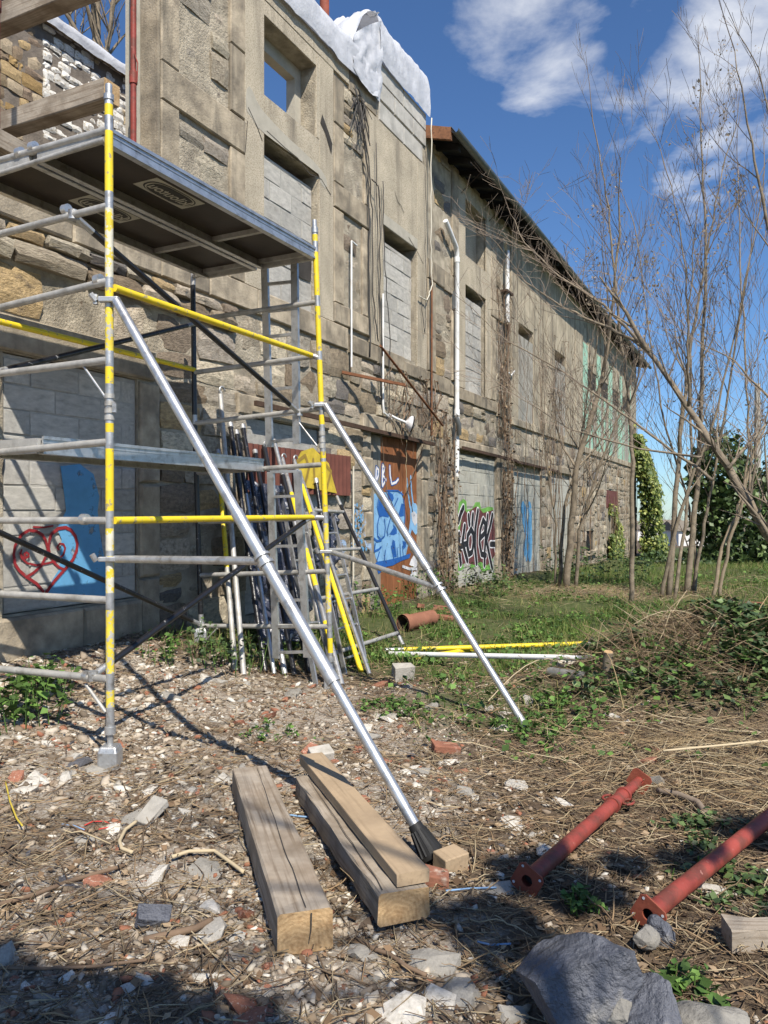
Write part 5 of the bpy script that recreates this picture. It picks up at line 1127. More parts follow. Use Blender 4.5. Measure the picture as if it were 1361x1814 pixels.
# red steel props on the ground
def lying_prop(label, near, far, rr, name='steel_prop'):
    A, B_ = Vector(near), Vector(far); d = (B_-A).normalized(); L = (B_-A).length; t = thing(name, label, 'prop', (A.x, A.y, min(A.z, B_.z)-.06), 0, 'red steel props lying on the ground')
    MB().tube([A+d*.004, A+d*(L*.82)], rr, 18, cap=False).build('outer_tube', 'red_paint', t, smooth='auto')
    MB().tube([A+d*(L*.80), B_-d*.004], rr*.80, 16).build('inner_tube', 'red_paint', t, smooth='auto')
    for k_ in (.70, .82): MB().tube([A+d*(L*k_-.012), A+d*(L*k_+.012)], rr+.007, 18).build('collar', 'red_paint', t, smooth='auto')
    sdv = d.cross(Vector((0, 0, 1))).normalized(); uv = sdv.cross(d)
    for s_ in (-1, 1):
        c_ = A+d*(L*.76)+sdv*s_*(rr+.02); MB().tube([c_+(d*math.cos(q)*.045+sdv*math.sin(q)*.028) for q in [i*.7 for i in range(10)]], .007, 6).build('handle', 'red_paint', t, smooth=True)
    for P_, sg in ((A, -1), (B_, 1)):
        h = .062; rot = Matrix.Rotation(.5, 3, d); ex, ez = rot @ (sdv*h), rot @ (uv*h); N_ = 20; V = []; hole = .024
        outer = [(-1, -.8), (-.8, -1), (.8, -1), (1, -.8), (1, .8), (.8, 1), (-.8, 1), (-1, .8)]
        mb = MB(); th = d*.004
        ring = [(math.cos(2*math.pi*i/N_), math.sin(2*math.pi*i/N_)) for i in range(N_)]
        sq = [(c1/max(abs(c1), abs(s1_)), s1_/max(abs(c1), abs(s1_))) for c1, s1_ in ring]
        for off in (-1, 1):
            base = len(V); V += [P_+ex*x*(.97 if abs(x)+abs(y) < 1.8 else .92)+ez*y*(.97 if abs(x)+abs(y) < 1.8 else .92)+th*off for x, y in sq]; V += [P_+(ex*x+ez*y)*(hole/h)+th*off for x, y in ring]
        Fs = []
        for i in range(N_):
            j = (i+1) % N_; Fs += [(i, j, N_+j, N_+i), (2*N_+j, 2*N_+i, 3*N_+i, 3*N_+j), (j, i, 2*N_+i, 2*N_+j), (N_+i, N_+j, 3*N_+j, 3*N_+i)]
        mb.add(V, Fs); pl_ = mb.build('end_plate', 'rust_red', t)
        for x, y in ((-.7, -.7), (.7, -.7), (.7, .7), (-.7, .7)):
            c_ = P_+ex*x+ez*y; MB().tube([c_+d*.0052*sg, c_+d*.006*sg], .006, 8).build('bolt_hole', 'p_silver', pl_)
    MB().tube([A+d*.05, A+d*.055], rr*.98, 14).build('tube_shade_disc', 'dark_inside', t)  # dark disc stands in for the shade down the tube
    return t
n1 = gpx(934, 1560, .06); f1 = gpx(1132, 1384, .07); lying_prop('red steel prop lying in full view, both end plates seen', n1, f1, .035)
n2 = gpx(1149, 1620, .06); f2 = gpx(1452, 1376, .075); lying_prop('red steel prop lying behind the black rock, its far end out of frame', n2, f2, .036)
# black sprayed masonry lump
def rock(name, label, c, sx, sy, sz, seed, m, parent=None, sub=4, amp=.22, flat=.0, rz=0, cat='rock', grp=None, cuts=7, top=False):
    import bmesh
    bm = bmesh.new(); bmesh.ops.create_icosphere(bm, subdivisions=sub, radius=1); r = random.Random(seed); pl = []
    for _ in range(cuts):
        n_ = Vector((r.uniform(-1, 1), r.uniform(-1, 1), r.uniform(-.3, 1))).normalized(); pl.append((n_, r.uniform(.62, .88)))
    for v in bm.verts:
        p_ = v.co.copy()
        for n_, dd_ in pl:
            k_ = p_.dot(n_)-dd_
            if k_ > 0: p_ -= n_*k_*.92
        if top and p_.z > .62: p_.z = .62+(p_.z-.62)*.18
        p_ += v.co*(amp*.5*mnoise.fractal(v.co*1.6+Vector((seed, 0, 0)), 1, 2, 3)+amp*.09*mnoise.fractal(v.co*7+Vector((0, seed, 0)), 1, 2, 3))
        v.co = Vector((p_.x*sx, p_.y*sy, p_.z*sz))
    if sub >= 5:                            # broken stone: flat fracture faces
        bm.free(); bm = bmesh.new()
        for _ in range(13):
            v_ = Vector((r.gauss(0, 1), r.gauss(0, 1), r.gauss(0, 1))).normalized()*r.uniform(.85, 1.05); v_.z = min(v_.z, .70+.12*r.random()); bm.verts.new(v_)
        hull = bmesh.ops.convex_hull(bm, input=bm.verts); bmesh.ops.delete(bm, geom=[e for e in hull['geom_interior'] if isinstance(e, bmesh.types.BMVert)], context='VERTS')
        bmesh.ops.subdivide_edges(bm, edges=bm.edges[:], cuts=5, use_grid_fill=True)
        for v in bm.verts:
            p_ = v.co; q_ = p_*(1+.055*mnoise.fractal(p_*2.2+Vector((seed, 0, 0)), 1, 2, 4)+.022*mnoise.fractal(p_*9+Vector((0, seed, 0)), 1, 2, 3)); v.co = Vector((q_.x*sx, q_.y*sy, q_.z*sz))
    me = bpy.data.meshes.new(name); bm.to_mesh(me); bm.free(); me.materials.append(MATS[m]); me.polygons.foreach_set('use_smooth', [True]*len(me.polygons))
    try: me.set_sharp_from_angle(angle=R(16 if sub < 5 else 9))
    except Exception: pass
    o = mesh_obj(name, me, parent, c, (0, 0, rz))
    if parent is None: tag(o, label, cat, grp)
    return o
rockp = gpx(1062, 1838); rt_ = thing('masonry_lump', 'lump of old masonry sprayed black, in the near right corner', 'rock', tuple(rockp))
rock('painted_stone', '', (-.05, .03, .09), .22, .18, .27, 5, 'black_rock', rt_, 5, .34, cuts=12, top=True)
rock('painted_stone', '', (.14, -.03, .04), .12, .13, .20, 8, 'black_rock', rt_, 5, .34, cuts=10, top=True)
rock('mortar_mass', '', (.07, .03, .02), .18, .15, .215, 12, 'grey_rock', rt_, 5, .34, cuts=9, top=True)
rock('loose_stone', 'small broken pale stone resting on the back of the black lump', tuple(gpx(1150, 1690)+Vector((-.01, 0, .06))), .05, .04, .04, 31, 'mortar_chunk', cat='stone')
rock('loose_stone', 'rounded dark grey stone standing behind the black lump, below the prop plate', tuple(gpx(1170, 1672)+Vector((0, .0, .035))), .058, .05, .075, 35, 'black_rock', cat='stone')
rock('loose_stone', 'grey mortar lump at the bottom right corner', tuple(gpx(1265, 1830)+Vector((0, 0, .02))), .15, .10, .07, 41, 'grey_rock', cat='stone')
rock('loose_stone', 'grey mortar lump on the bottom edge left of the black lump', tuple(gpx(905, 1800)+Vector((0, 0, .0))), .055, .05, .04, 43, 'mortar_chunk', cat='stone')
pw = gpx(1330, 1668); timber('timber_offcut', 'end of a grey timber at the right edge beside the ivy', pw+Vector((-.10, -.02, .04)), pw+Vector((.5, -.05, .05)), .10, .085, mats=['beam_grey', 'beam_grey'], jit=.006)
# a few stones one can name
def slab(label, x, y, sx, sy, sz, m, rz, tilt=(0, 0), cat='stone', name='stone_slab'):
    p_ = gpx(x, y); mb = MB().box(-sx, sx, -sy, sy, -sz, sz, jit=min(sx, sy)*.16); o = mb.build(name, m, None, bevel=.006, loc=(0, 0, 0)); o.location = p_+Vector((0, 0, sz*.8+abs(tilt[0])*sy*.5)); o.rotation_euler = (tilt[0], tilt[1], rz); return tag(o, label, cat)
slab('pale squared stone tilted up in the rubble left of the lone timber', 268, 1452, .048, .08, .02, 'mortar_chunk', -.5, (.5, .1))
slab('blue black sprayed stone chip with a white rim in the left rubble', 272, 1640, .062, .035, .03, 'black_rock', .3, (.5, .2))
slab('cream stone behind the upper end of the plank', 568, 1345, .07, .05, .035, 'plaster', .4, (.3, 0))
slab('flat pale stone in the yard behind the fallen poles', 1002, 1178, .12, .07, .03, 'plaster', .2, (0, .1))
slab('grey upright stone in the grass left of the second stabiliser', 714, 1205, .10, .05, .08, 'mortar_chunk', .4, (.2, 0))
slab('pink brick with white mortar lying right of the plank', 790, 1332, .09, .045, .028, 'brick', .2, (.1, .15), 'brick', 'old_brick')
slab('pinkish brick half sunk behind the half brick, near the block', 643, 1425, .03, .03, .02, 'brick', .5, (.1, .15), 'brick', 'old_brick')
# scaffold tubes lying in the grass
def lying_tube(label, a, b, r, segs, cat='pole'):
    A, B_ = gpx(*a, .05), gpx(*b, .05); d = B_-A; ks = [0]+[k_ for k_, _ in segs]; mm = []
    for _, q in segs:
        if q not in mm: mm.append(q)
    o = MB().tube([A+d*k_ for k_ in ks], r, 12, mis=[mm.index(q) for _, q in segs]).build('fallen_pole', mm, None, smooth='auto'); return tag(o, label, cat)
lying_tube('long yellow pole lying in the grass, its grey tip pointing right', (682, 1152), (1070, 1139), .027, [(.08, 'galv'), (.92, 'yellow'), (1, 'galv')])
lying_tube('white pole lying in the grass in front of the yellow one', (690, 1158), (1048, 1166), .026, [(.95, 'pvc'), (1, 'galv')])
lying_tube('short yellow pole piece under the two fallen poles', (738, 1166), (840, 1150), .026, [(1, 'yellow')])
A, B_ = gpx(973, 1190, .05), gpx(1040, 1200, .04); mb = MB().tube([A, A+(B_-A)*.1, B_], [.04, .045, .045], 14, cap=False); tag(mb.build('pipe_piece', 'alu', None, smooth='auto'), 'short grey pipe end beside the bramble heap', 'pipe')
# clay pipe and bricks by the wall
A = gpx(714, 1105, .11); B_ = A+Vector((.42, .40, .03)); d = (B_-A)
mb = MB().tube([A, A+d*.15, A+d*.16, B_], [.125, .125, .105, .105], 20, cap=False); mb.tube([A+d*.001, A+d*.12, B_], [.10, .09, .09], 20, cap=False, mi=1)
tag(mb.build('clay_pipe', ['terracotta', 'rust_dark'], None, smooth='auto'), 'short brown clay drain pipe lying near the rusty door', 'pipe')
HB = []
for i, (x, y, rz) in enumerate([(752, 1092, .3), (770, 1088, 1.1), (790, 1098, -.4), (765, 1102, .8), (780, 1080, .1), (745, 1080, 1.6), (800, 1090, .6), (1290, 1078, .2), (1315, 1072, .5), (1340, 1076, -.3), (1355, 1085, 1.0), (1300, 1085, .9), (1270, 1088, .1)]):
    p_ = gpx(x, y); mb = MB().box(-.11, .11, -.052, .052, -.03, .03, jit=.008); o = mb.build('old_brick', 'terracotta', None, bevel=.005, loc=(0, 0, 0)); o.location = p_+Vector((0, 0, .035+.03*(i % 2))); o.rotation_euler = (random.uniform(-.2, .2), random.uniform(-.2, .2), rz)
    tag(o, 'red brick in the small heap behind the clay pipe' if x < 900 else 'orange brick in the low heap at the right edge under the trees', 'brick', 'bricks heaped behind the clay pipe' if x < 900 else 'bricks heaped under the trees')
# long thin leavings
def ground_line(label, pts, r, m, name, cat, h=.012):
    P_ = [gpx(x, y, h) for x, y in pts]; out = []
    for i in range(len(P_)-1):
        for q in range(5):
            v = P_[i].lerp(P_[i+1], q/5); v.z = max(v.z, gz(v.x, v.y)+h*.7); out.append(v)
    out.append(P_[-1]); return tag(MB().tube(out, r, 6).build(name, m, None, smooth=True), label, cat)
mat('wire_red', (.55, .05, .04), .6, var=.1, bump=0); mat('wire_blue', (.22, .36, .55), .6, var=.1, bump=0); mat('wire_yellow', (.55, .42, .06), .6, var=.1, bump=0)
ground_line('yellow wire standing bent in the rubble at the left edge', [(10, 1385), (18, 1420), (30, 1450), (40, 1463)], .0045, 'wire_yellow', 'loose_wire', 'wire', .04)
ground_line('red wire curled in the left rubble', [(150, 1462), (165, 1455), (185, 1455), (205, 1463), (180, 1468), (160, 1472)], .0032, 'wire_red', 'loose_wire', 'wire', .012)
ground_line('blue wire next to the curled red one', [(110, 1460), (130, 1462), (150, 1470)], .0032, 'wire_blue', 'loose_wire', 'wire', .02)
ground_line('pale blue cord right of the half brick', [(790, 1578), (830, 1574), (880, 1572)], .004, 'wire_blue', 'cord', 'cord', .02)
ground_line('pale blue cord between the two timbers', [(510, 1443), (530, 1446), (552, 1448)], .005, 'wire_blue', 'cord', 'cord', .02)
ground_line('pale blue cord in the litter near the bottom', [(846, 1668), (870, 1674), (905, 1672)], .004, 'wire_blue', 'cord', 'cord', .015)
ground_line('tan bent root among the left rubble', [(242, 1455), (222, 1470), (212, 1490), (216, 1503), (235, 1510)], .009, 'straw_pale', 'root', 'root', .03)
ground_line('tan arched root left of the lone timber', [(305, 1518), (335, 1508), (380, 1507), (405, 1525), (432, 1545)], .009, 'straw_pale', 'root', 'root', .03)
ground_line('curved twig in front of the split timber', [(630, 1660), (660, 1680), (690, 1690), (720, 1712), (755, 1728)], .008, 'dry_vine', 'fallen_twig', 'twig', .02)
ground_line('dark branch on the edge of the near shadow', [(255, 1665), (300, 1655), (345, 1645), (375, 1630)], .014, 'dry_vine', 'fallen_twig', 'twig', .02)
ground_line('long straight twig across the left rubble', [(0, 1602), (60, 1585), (120, 1562), (220, 1533)], .010, 'dry_vine', 'fallen_twig', 'twig', .02)
ground_line('thin long twig in the shaded corner', [(0, 1715), (80, 1716), (170, 1712), (260, 1700)], .006, 'dry_vine', 'fallen_twig', 'twig', .02)
ground_line('dark crooked branch between the two red props', [(1165, 1400), (1205, 1408), (1235, 1420), (1250, 1440)], .018, 'twig', 'fallen_twig', 'twig', .04)
ground_line('long pale cane lying below the bramble heap', [(1175, 1330), (1260, 1322), (1361, 1312)], .008, 'straw_pale', 'cane', 'cane', .10)
# ---------------------------------------------------------------- rubble
ICO_V = None
def ico_templates(n, flat, seed):
    import bmesh
    out = []; r = random.Random(seed)
    for k_ in range(n):
        bm = bmesh.new(); bmesh.ops.create_icosphere(bm, subdivisions=1, radius=.5); 
        f_ = r.uniform(*flat); ex = r.uniform(.55, 1)
        for v in bm.verts:
            q = r.uniform(.58, 1.25); v.co = Vector((v.co.x*q*1.15, v.co.y*q*ex, max(min(v.co.z*q*f_, .30*f_+.02), -.3*f_)))
        out.append((np.array([v.co[:] for v in bm.verts]), np.array([[v.index for v in f.verts] for f in bm.faces]))); bm.free()
    return out
ROCKT = ico_templates(20, (.25, .75), 5)
def sample(n, dens, xr, yr, power=1.0):
    out = []
    while len(out) < n:
        X = rng.uniform(*xr, 4000); Y = rng.uniform(*yr, 4000); vis = np.abs(X/np.maximum(Y, .1)) < .56
        k_ = (rng.random(4000) < dens(X, Y)) & vis; out += list(zip(X[k_], Y[k_]))
    a_ = np.array(out[:n]); return a_[:, 0], a_[:, 1]
near = lambda Y: np.clip((2.6/np.maximum(Y, 1.8))**1.3, 0, 1)
def chunk_meshes(m, n, flat, seed):
    out = []
    for v, f in ico_templates(n, flat, seed):
        me = bpy.data.meshes.new('chunk'); me.from_pydata(v.tolist(), [], f.tolist()); me.materials.append(MATS[m]); out.append(me)
    return out
KINDS = [('plaster_chunk', 'plaster', 'white plaster chunk', 'plaster', chunk_meshes('plaster', 8, (.3, .6), 11), 150), ('mortar_chunk', 'mortar_chunk', 'grey mortar chunk', 'mortar', chunk_meshes('mortar_chunk', 8, (.35, .7), 22), 75), ('brick_fragment', 'brick', 'orange brick fragment', 'brick', chunk_meshes('brick', 6, (.3, .6), 33), 62), ('slate_chip', 'chunk_dark', 'dark stone chip', 'stone', chunk_meshes('chunk_dark', 5, (.25, .5), 44), 13)]
def where(X, Y):
    if Y < 2.85: return 'in the shaded strip nearest the camera'
    if X > .55: return 'in the litter around the red props'
    if X > -.85 and Y < 4.4: return 'beside the squared timbers'
    if Y < 4.4: return 'in the sunlit rubble left of the lone timber'
    if Y < 6.2: return 'on the rubble under the scaffold'
    return 'in the rough grass by the stabilisers'
def blocked(X, Y):
    s_ = X*SN+Y*CS; o_ = DW+X*CS-Y*SN
    for (A_, B2, w_) in ((a, b, .14), (a2_, b2_, .15)):
        d_ = Vector((B2.x-A_.x, B2.y-A_.y)); t_ = max(0, min(1, ((X-A_.x)*d_.x+(Y-A_.y)*d_.y)/d_.length_squared)); 
        if math.hypot(X-A_.x-d_.x*t_, Y-A_.y-d_.y*t_) < w_: return True
    return False
for nm, m, lb, cat, mes, n in KINDS:
    X, Y = sample(n*2, lambda x, y: np.clip(zones(x, y)[0]*1.0+.10, 0, 1)*np.clip(near(y)+.25, 0, 1)*(.15+.85*(fbm(x*1.7+2, y*1.7+5) > .47)), (-3, 2.6), (2.35, 7.6)); c_ = 0
    for x, y in zip(X, Y):
        if blocked(x, y) or c_ >= n: continue
        z_s = .04+.17*random.random()**2.6
        o = mesh_obj(nm, random.choice(mes), None, (x, y, gz(x, y)), (random.uniform(-.45, .45), random.uniform(-.45, .45), random.uniform(0, 6.28)), [z_s]*3)
        w_ = where(x, y); tag(o, lb+' '+w_, cat, lb+'s '+w_); c_ += 1
def randrot(n, tilt): return rot_mats(rng.uniform(-tilt, tilt, n), rng.uniform(-tilt, tilt, n), rng.uniform(0, 6.283, n))
def scat(name, label, cat, n, dens, xr, yr, templ, sz, m, tilt=.5, dz=(0, .01), aniso=None, smooth=False):
    X, Y = sample(n, dens, xr, yr); pos = np.stack([X, Y, g(X, Y)+rng.uniform(*dz, n)], -1); s_ = rng.uniform(0, 1, n)**(3.2 if name == 'rubble_crumbs' else 2.0)*(sz[1]-sz[0])+sz[0]
    if aniso is not None: s_ = s_[:, None]*aniso(n)
    me = scatter_mesh(name, templ, pos, randrot(n, tilt), s_, m, smooth); return stuff(mesh_obj(name, me), label, cat)
scat('rubble_crumbs', 'small pale rubble and brick crumbs over the yard', 'rubble', 19000, lambda x, y: np.clip(zones(x, y)[0]*1.0+.07, 0, 1)*np.clip(near(y)*1.2+.12, 0, 1)*(.12+1.2*(fbm(x*1.7+2, y*1.7+5) > .455)), (-4, 3.4), (2.2, 8.5), ROCKT, (.004, .06), 'crumbs', .6, (-.006, .006))
scat('rubble_crumbs', 'pale plaster rubble spread under the scaffold', 'rubble', 7000, lambda x, y: np.exp(-(((x+2.2)/1.5)**2+((y-5.7)/1.1)**2))*(.3+.9*(fbm(x*2.1+7, y*2.1) > .44)), (-4.5, .5), (3.8, 7.8), ROCKT, (.008, .10), 'crumbs', .5, (-.01, .008))
def strip_t(n, seed, curve):
    out = []; r = random.Random(seed)
    for _ in range(n):
        k_ = 5; a_ = 0; p = np.array([-.5, 0, 0.]); V = []; 
        for i in range(k_+1):
            w_ = .5*(1-abs(i/k_-.5)*.8); V += [p+np.array([0, w_, -.2]), p+np.array([0, -w_, -.2]), p+np.array([0, 0, w_])]; a_ += r.uniform(-curve, curve); p = p+np.array([1/k_*math.cos(a_), 22*.02*math.sin(a_)*1.0/k_*20, 2.5*r.uniform(-.5, .9)])
        F_ = []
        for i in range(k_):
            for j in range(3): F_.append([i*3+j, i*3+(j+1) % 3, (i+1)*3+(j+1) % 3, (i+1)*3+j])
        out.append((np.array(V), np.array(F_)))
    return out
TW = strip_t(10, 3, .35)
def aniso_tw(th): return lambda n: np.stack([np.ones(n), rng.uniform(*th, n), rng.uniform(*th, n)], -1)
allg = lambda x, y: np.clip(near(y)*1.1+.10, 0, 1)
litz = lambda x, y: np.clip(near(y)*1.1+.08, 0, 1)*(1-.72*zones(x, y)[0])*(1-.55*zones(x, y)[1])
scat('dry_stalks', 'brown dry stalks and twigs littering the yard', 'litter', 17000, litz, (-4, 5), (2.2, 10), TW, (.05, .26), 'straw', .22, (.002, .02), aniso_tw((.014, .04)))
scat('dry_stalks', 'brown twigs and straw lying over the rubble', 'litter', 6500, allg, (-4, 4), (2.2, 7), TW, (.04, .25), 'straw', .25, (.002, .02), aniso_tw((.012, .035)))
scat('pale_straw', 'pale dead grass matted on the right of the yard', 'litter', 6000, lambda x, y: np.clip(np.exp(-(((x-2.3)/1.1)**2+((y-4.9)/.9)**2))*1.0+.3*np.exp(-(((x-2.5)/1.3)**2+((y-6.5)/1.0)**2))+.5*np.exp(-(((x-4.3)/2.5)**2+((y-15.2)/1.4)**2))+.02, 0, 1), (-.5, 8), (2.6, 17), TW, (.10, .42), 'straw_pale', .35, (.005, .07), aniso_tw((.008, .02)))
LF = [(np.array([[-.5, 0, 0], [-.1, .3, .06], [.5, 0, .02], [-.1, -.3, .06]]), np.array([[0, 1, 2, 3]])), (np.array([[-.5, 0, 0], [0, .22, .12], [.5, .05, .0], [.05, -.25, .05]]), np.array([[0, 1, 2, 3]])), (np.array([[-.45, -.1, 0], [-.2, .38, .03], [.5, .15, .1], [.1, -.4, .02]]), np.array([[0, 1, 2, 3]]))]
scat('leaf_litter', 'brown leaf and bark litter over the yard', 'litter', 16000, lambda x, y: np.clip(near(y)*1.1+.08, 0, 1)*(1-.6*zones(x, y)[0])*(1-.5*zones(x, y)[1]), (-4, 5), (2.2, 10), LF, (.012, .06), 'litter', .5, (.001, .016))
# ---------------------------------------------------------------- grass and ground leaves
GB = []
for k_ in range(8):
    b1, b2 = random.uniform(-.25, .25), random.uniform(-.6, .6); w_ = .035
    GB.append((np.array([[-w_, 0, 0], [w_, 0, 0], [w_*.8+b1*.4, b1*.3, .5], [-w_*.8+b1*.4, b1*.3, .5], [b2*.7, b1*.8, .98], [b2*.7+.012, b1*.8, 1.0]]), np.array([[0, 1, 2, 3], [3, 2, 5, 4]])))
def gdens(x, y):
    z_ = zones(x, y)[1]; s_, o_ = x*SN+y*CS, DW+x*CS-y*SN; return np.clip(z_*1.1-.12, 0, 1)*(.10+.90*(fbm(x*1.3+4, y*1.3) > .45))*np.clip((9/np.maximum(y, 6))**1.4, .15, 1)*(o_ > .15)
scat('grass', 'rough green grass between the stabilisers and the trees', 'grass', 50000, gdens, (-3, 12), (5.6, 24), GB, (.04, .17), 'grass', .45, (-.01, .0))
LEAF = [(np.array([[-.5, 0, 0], [-.05, .34, .10], [.5, 0, -.04], [-.05, -.34, .10]]), np.array([[0, 1, 2], [0, 2, 3]])), (np.array([[-.5, 0, 0], [0, .40, .06], [.5, 0, .05], [0, -.40, .12]]), np.array([[0, 1, 2], [0, 2, 3]])), (np.array([[-.5, 0, 0], [-.15, .45, .02], [.5, 0, -.1], [-.15, -.45, .15]]), np.array([[0, 1, 2], [0, 2, 3]]))]
scat('ground_leaves', 'low green weeds and ivy leaves in the grass', 'weeds', 15000, lambda x, y: np.clip(gdens(x, y)*(fbm(x*2+9, y*2+3) > .45)+.25*np.exp(-(((x-1.2)/.9)**2+((y-5.8)/1.2)**2))*(fbm(x*3, y*3) > .47), 0, 1), (-2.5, 9), (4.6, 18), LEAF, (.02, .085), 'leaf', .7, (.01, .09))
def spun(v, a_): c_, s_ = math.cos(a_), math.sin(a_); return np.stack([v[:, 0]*c_-v[:, 1]*s_, v[:, 0]*s_+v[:, 1]*c_, v[:, 2]], -1)
LEAFS = [(spun(v, 2.1*i+.7*j), f) for i in range(3) for j, (v, f) in enumerate(LEAF)]
# bramble heap
def bdens(x, y): return np.clip(1.1*np.exp(-(((x-2.85)/1.05)**2+((y-6.75)/.75)**2))+.8*np.exp(-(((x-4.2)/1.3)**2+((y-7.4)/1.1)**2))-.1, 0, 1)
br = thing('bramble_heap', 'heap of dark brambles and dead stems on the right', 'brambles', (2.85, 6.75, gz(2.85, 6.75)-.05))
def add_scatter(parent, name, n, dens, xr, yr, templ, sz, m, tilt, dz, aniso=None, kind='stuff'):
    X, Y = sample(n, dens, xr, yr); pos = np.stack([X, Y, g(X, Y)+rng.uniform(*dz, n)], -1); s_ = rng.uniform(0, 1, n)**1.5*(sz[1]-sz[0])+sz[0]
    if aniso is not None: s_ = s_[:, None]*aniso(n)
    pos = pos-np.array(parent.location); o = mesh_obj(name, scatter_mesh(name, templ, pos, randrot(n, tilt), s_, m), parent); o['kind'] = kind; return o
add_scatter(br, 'leaves', 9000, lambda x, y: bdens(x, y)*sstep(x, 2.7, 3.3), (1.0, 6), (5.4, 9.5), LEAF, (.04, .11), 'leaf_dark', .7, (.02, .24))
add_scatter(br, 'leaves', 8000, lambda x, y: bdens(x, y)*(fbm(x*2.4+1, y*2.4) > .42), (1.0, 6), (5.4, 9.5), LEAF, (.025, .09), 'leaf_dark', .8, (.0, .16))
add_scatter(br, 'leaves', 1800, lambda x, y: bdens(x, y)*(fbm(x*1.9+21, y*1.9) > .52), (1.0, 6), (5.4, 9.5), LEAF, (.03, .08), 'leaf', .8, (.05, .20))
add_scatter(br, 'stems', 2600, bdens, (1.0, 6), (5.4, 9.5), TW, (.15, .75), 'straw', .7, (.02, .18), aniso_tw((.006, .014)))
cn = MB()
for k_ in range(16):
    x, y = rng.normal(2.9, .8), rng.normal(6.7, .5); p_ = Vector((x, y, gz(x, y))); an = random.uniform(0, 6.28); L_ = random.uniform(.4, 1.3); h_ = random.uniform(.12, .4)
    cn.tube([p_+Vector((math.cos(an)*L_*q, math.sin(an)*L_*q, h_*math.sin(q*2.6)+.05)) for q in [i/7 for i in range(8)]], random.uniform(.002, .0045), 4)
cn.build('cane', 'straw_pale', br)
st_ = gpx(1075, 1200, .0); stump = MB().tube([st_+Vector((0, 0, -.05)), st_+Vector((0, -.05, .22))], [.05, .04], 10); so2 = stump.build('stump', 'bark', br, smooth='auto'); MB().tube([st_+Vector((0, -.0505, .2205)), st_+Vector((0, -.052, .224))], [.037, .036], 10).build('cut_face', 'beam_end', so2)
# weeds: small leafy plants
def weed(label, x, y, n, h, spread, leaf, m='leaf', grp=None, at=None):
    b_ = at or gpx(x, y); t = thing('leafy_weed', label, 'plant', tuple(b_), 0, grp); sm = MB(); P_ = []; 
    for k_ in range(n):
        r_ = spread*math.sqrt(random.random()); an = random.uniform(0, 6.28); base = Vector((b_.x+r_*math.cos(an), b_.y+r_*math.sin(an), 0)); base.z = gz(base.x, base.y); hh = h*random.uniform(.5, 1.1); ln = Vector((random.uniform(-.25, .25), random.uniform(-.25, .25), 1)); top_ = base+ln*hh
        sm.tube([base, base.lerp(top_, .5), top_], [.004, .003, .002], 4)
        for q in range(random.randint(6, 10)): P_.append(base.lerp(top_, random.uniform(.25, 1.02))+Vector((random.uniform(-1, 1), random.uniform(-1, 1), random.uniform(-.2, .3)))*leaf*.9)
    sm.build('stems', 'leaf', t)['kind'] = 'stuff'; P_ = np.array([p_[:] for p_ in P_])-np.array(t.location); nn = len(P_)
    o = mesh_obj('leaves', scatter_mesh('leaves', LEAF, P_, randrot(nn, .6), rng.uniform(.6, 1.3, nn)*leaf, m), t); o['kind'] = 'stuff'; return t
weed('bright nettle clump at the left edge under the scaffold rail', 20, 1268, 34, .30, .32, .065); weed('nettle clump beside the stone plinth behind the scaffold foot', 70, 1228, 20, .22, .22, .06)
weed('small weeds at the wall foot behind the near post', 285, 1172, 10, .25, .18, .05); weed('dark weeds around the back post foot', 400, 1180, 30, .32, .34, .05, 'leaf_dark'); weed('weeds between the leaning poles and the wall', 540, 1165, 14, .28, .3, .05, 'leaf_dark')
weed('bushy weeds in front of the rusty door', 745, 1058, 60, .55, .75, .06); weed('bushy weeds at the foot of the stone wall left of the door', 650, 1085, 60, .5, .7, .06, 'leaf'); weed('weeds below the sprayed lettering', 850, 1052, 40, .6, .7, .08, 'leaf_dark')
weed('weedy clump at the wall foot below the barred opening', 1060, 1030, 90, .8, 1.3, .09, 'leaf_dark'); weed('weed sprouting beside the first red prop', 1036, 1610, 14, .07, .08, .035); weed('ivy sprigs below the second red prop', 1220, 1770, 14, .06, .12, .04); weed('ivy trailing by the second red prop', 1290, 1580, 30, .05, .25, .04, 'leaf_dark')
weed('ivy leaves between the red prop ends', 1245, 1480, 30, .06, .22, .04, 'leaf_dark'); weed('low sprigs near the second stabiliser tip', 950, 1300, 34, .08, .35, .04); weed('low weeds right of the second stabiliser tip', 1010, 1270, 34, .10, .35, .045); weed('grassy sprigs between the poles and the near rubble', 690, 1260, 30, .08, .4, .04); weed('sprigs in the rubble behind the long timber', 480, 1300, 14, .07, .25, .035)

# ================================================================== TREES
def grow(tr, tw, p, d, L, r, lvl, maxl, up=.25, seeds=None, kids=(3, 6), spread=.65, wob=.10):
    n = 6 if lvl < 2 else 4; pts = [p.copy()]; dd_ = d.normalized(); rad = [r]
    for i in range(n):
        dd_ = (dd_+Vector((random.gauss(0, wob), random.gauss(0, wob), random.gauss(0, wob*.6)+up*.12))).normalized(); pts.append(pts[-1]+dd_*(L/n)); rad.append(max(r*(1-.75*(i+1)/n), .0026))
    (tr if r > .012 else tw).tube(pts, rad, 7 if r > .03 else 5 if r > .01 else 3, cap=False)
    if lvl >= maxl:
        if seeds is not None and random.random() < .35: seeds.append(pts[-1])
        return
    for k_ in range(random.randint(*kids)):
        f_ = random.uniform(.25, .98); i = min(int(f_*n), n-1); q = pts[i].lerp(pts[i+1], f_*n-i); ax = Vector((random.gauss(0, 1), random.gauss(0, 1), random.gauss(0, .4)+up)).normalized()
        nd = (dd_*(1-spread*.5)+ax*spread).normalized(); grow(tr, tw, q, nd, L*random.uniform(.35, .62), max(rad[i]*random.uniform(.4, .62), .002), lvl+1, maxl, up, seeds, kids, spread, wob)
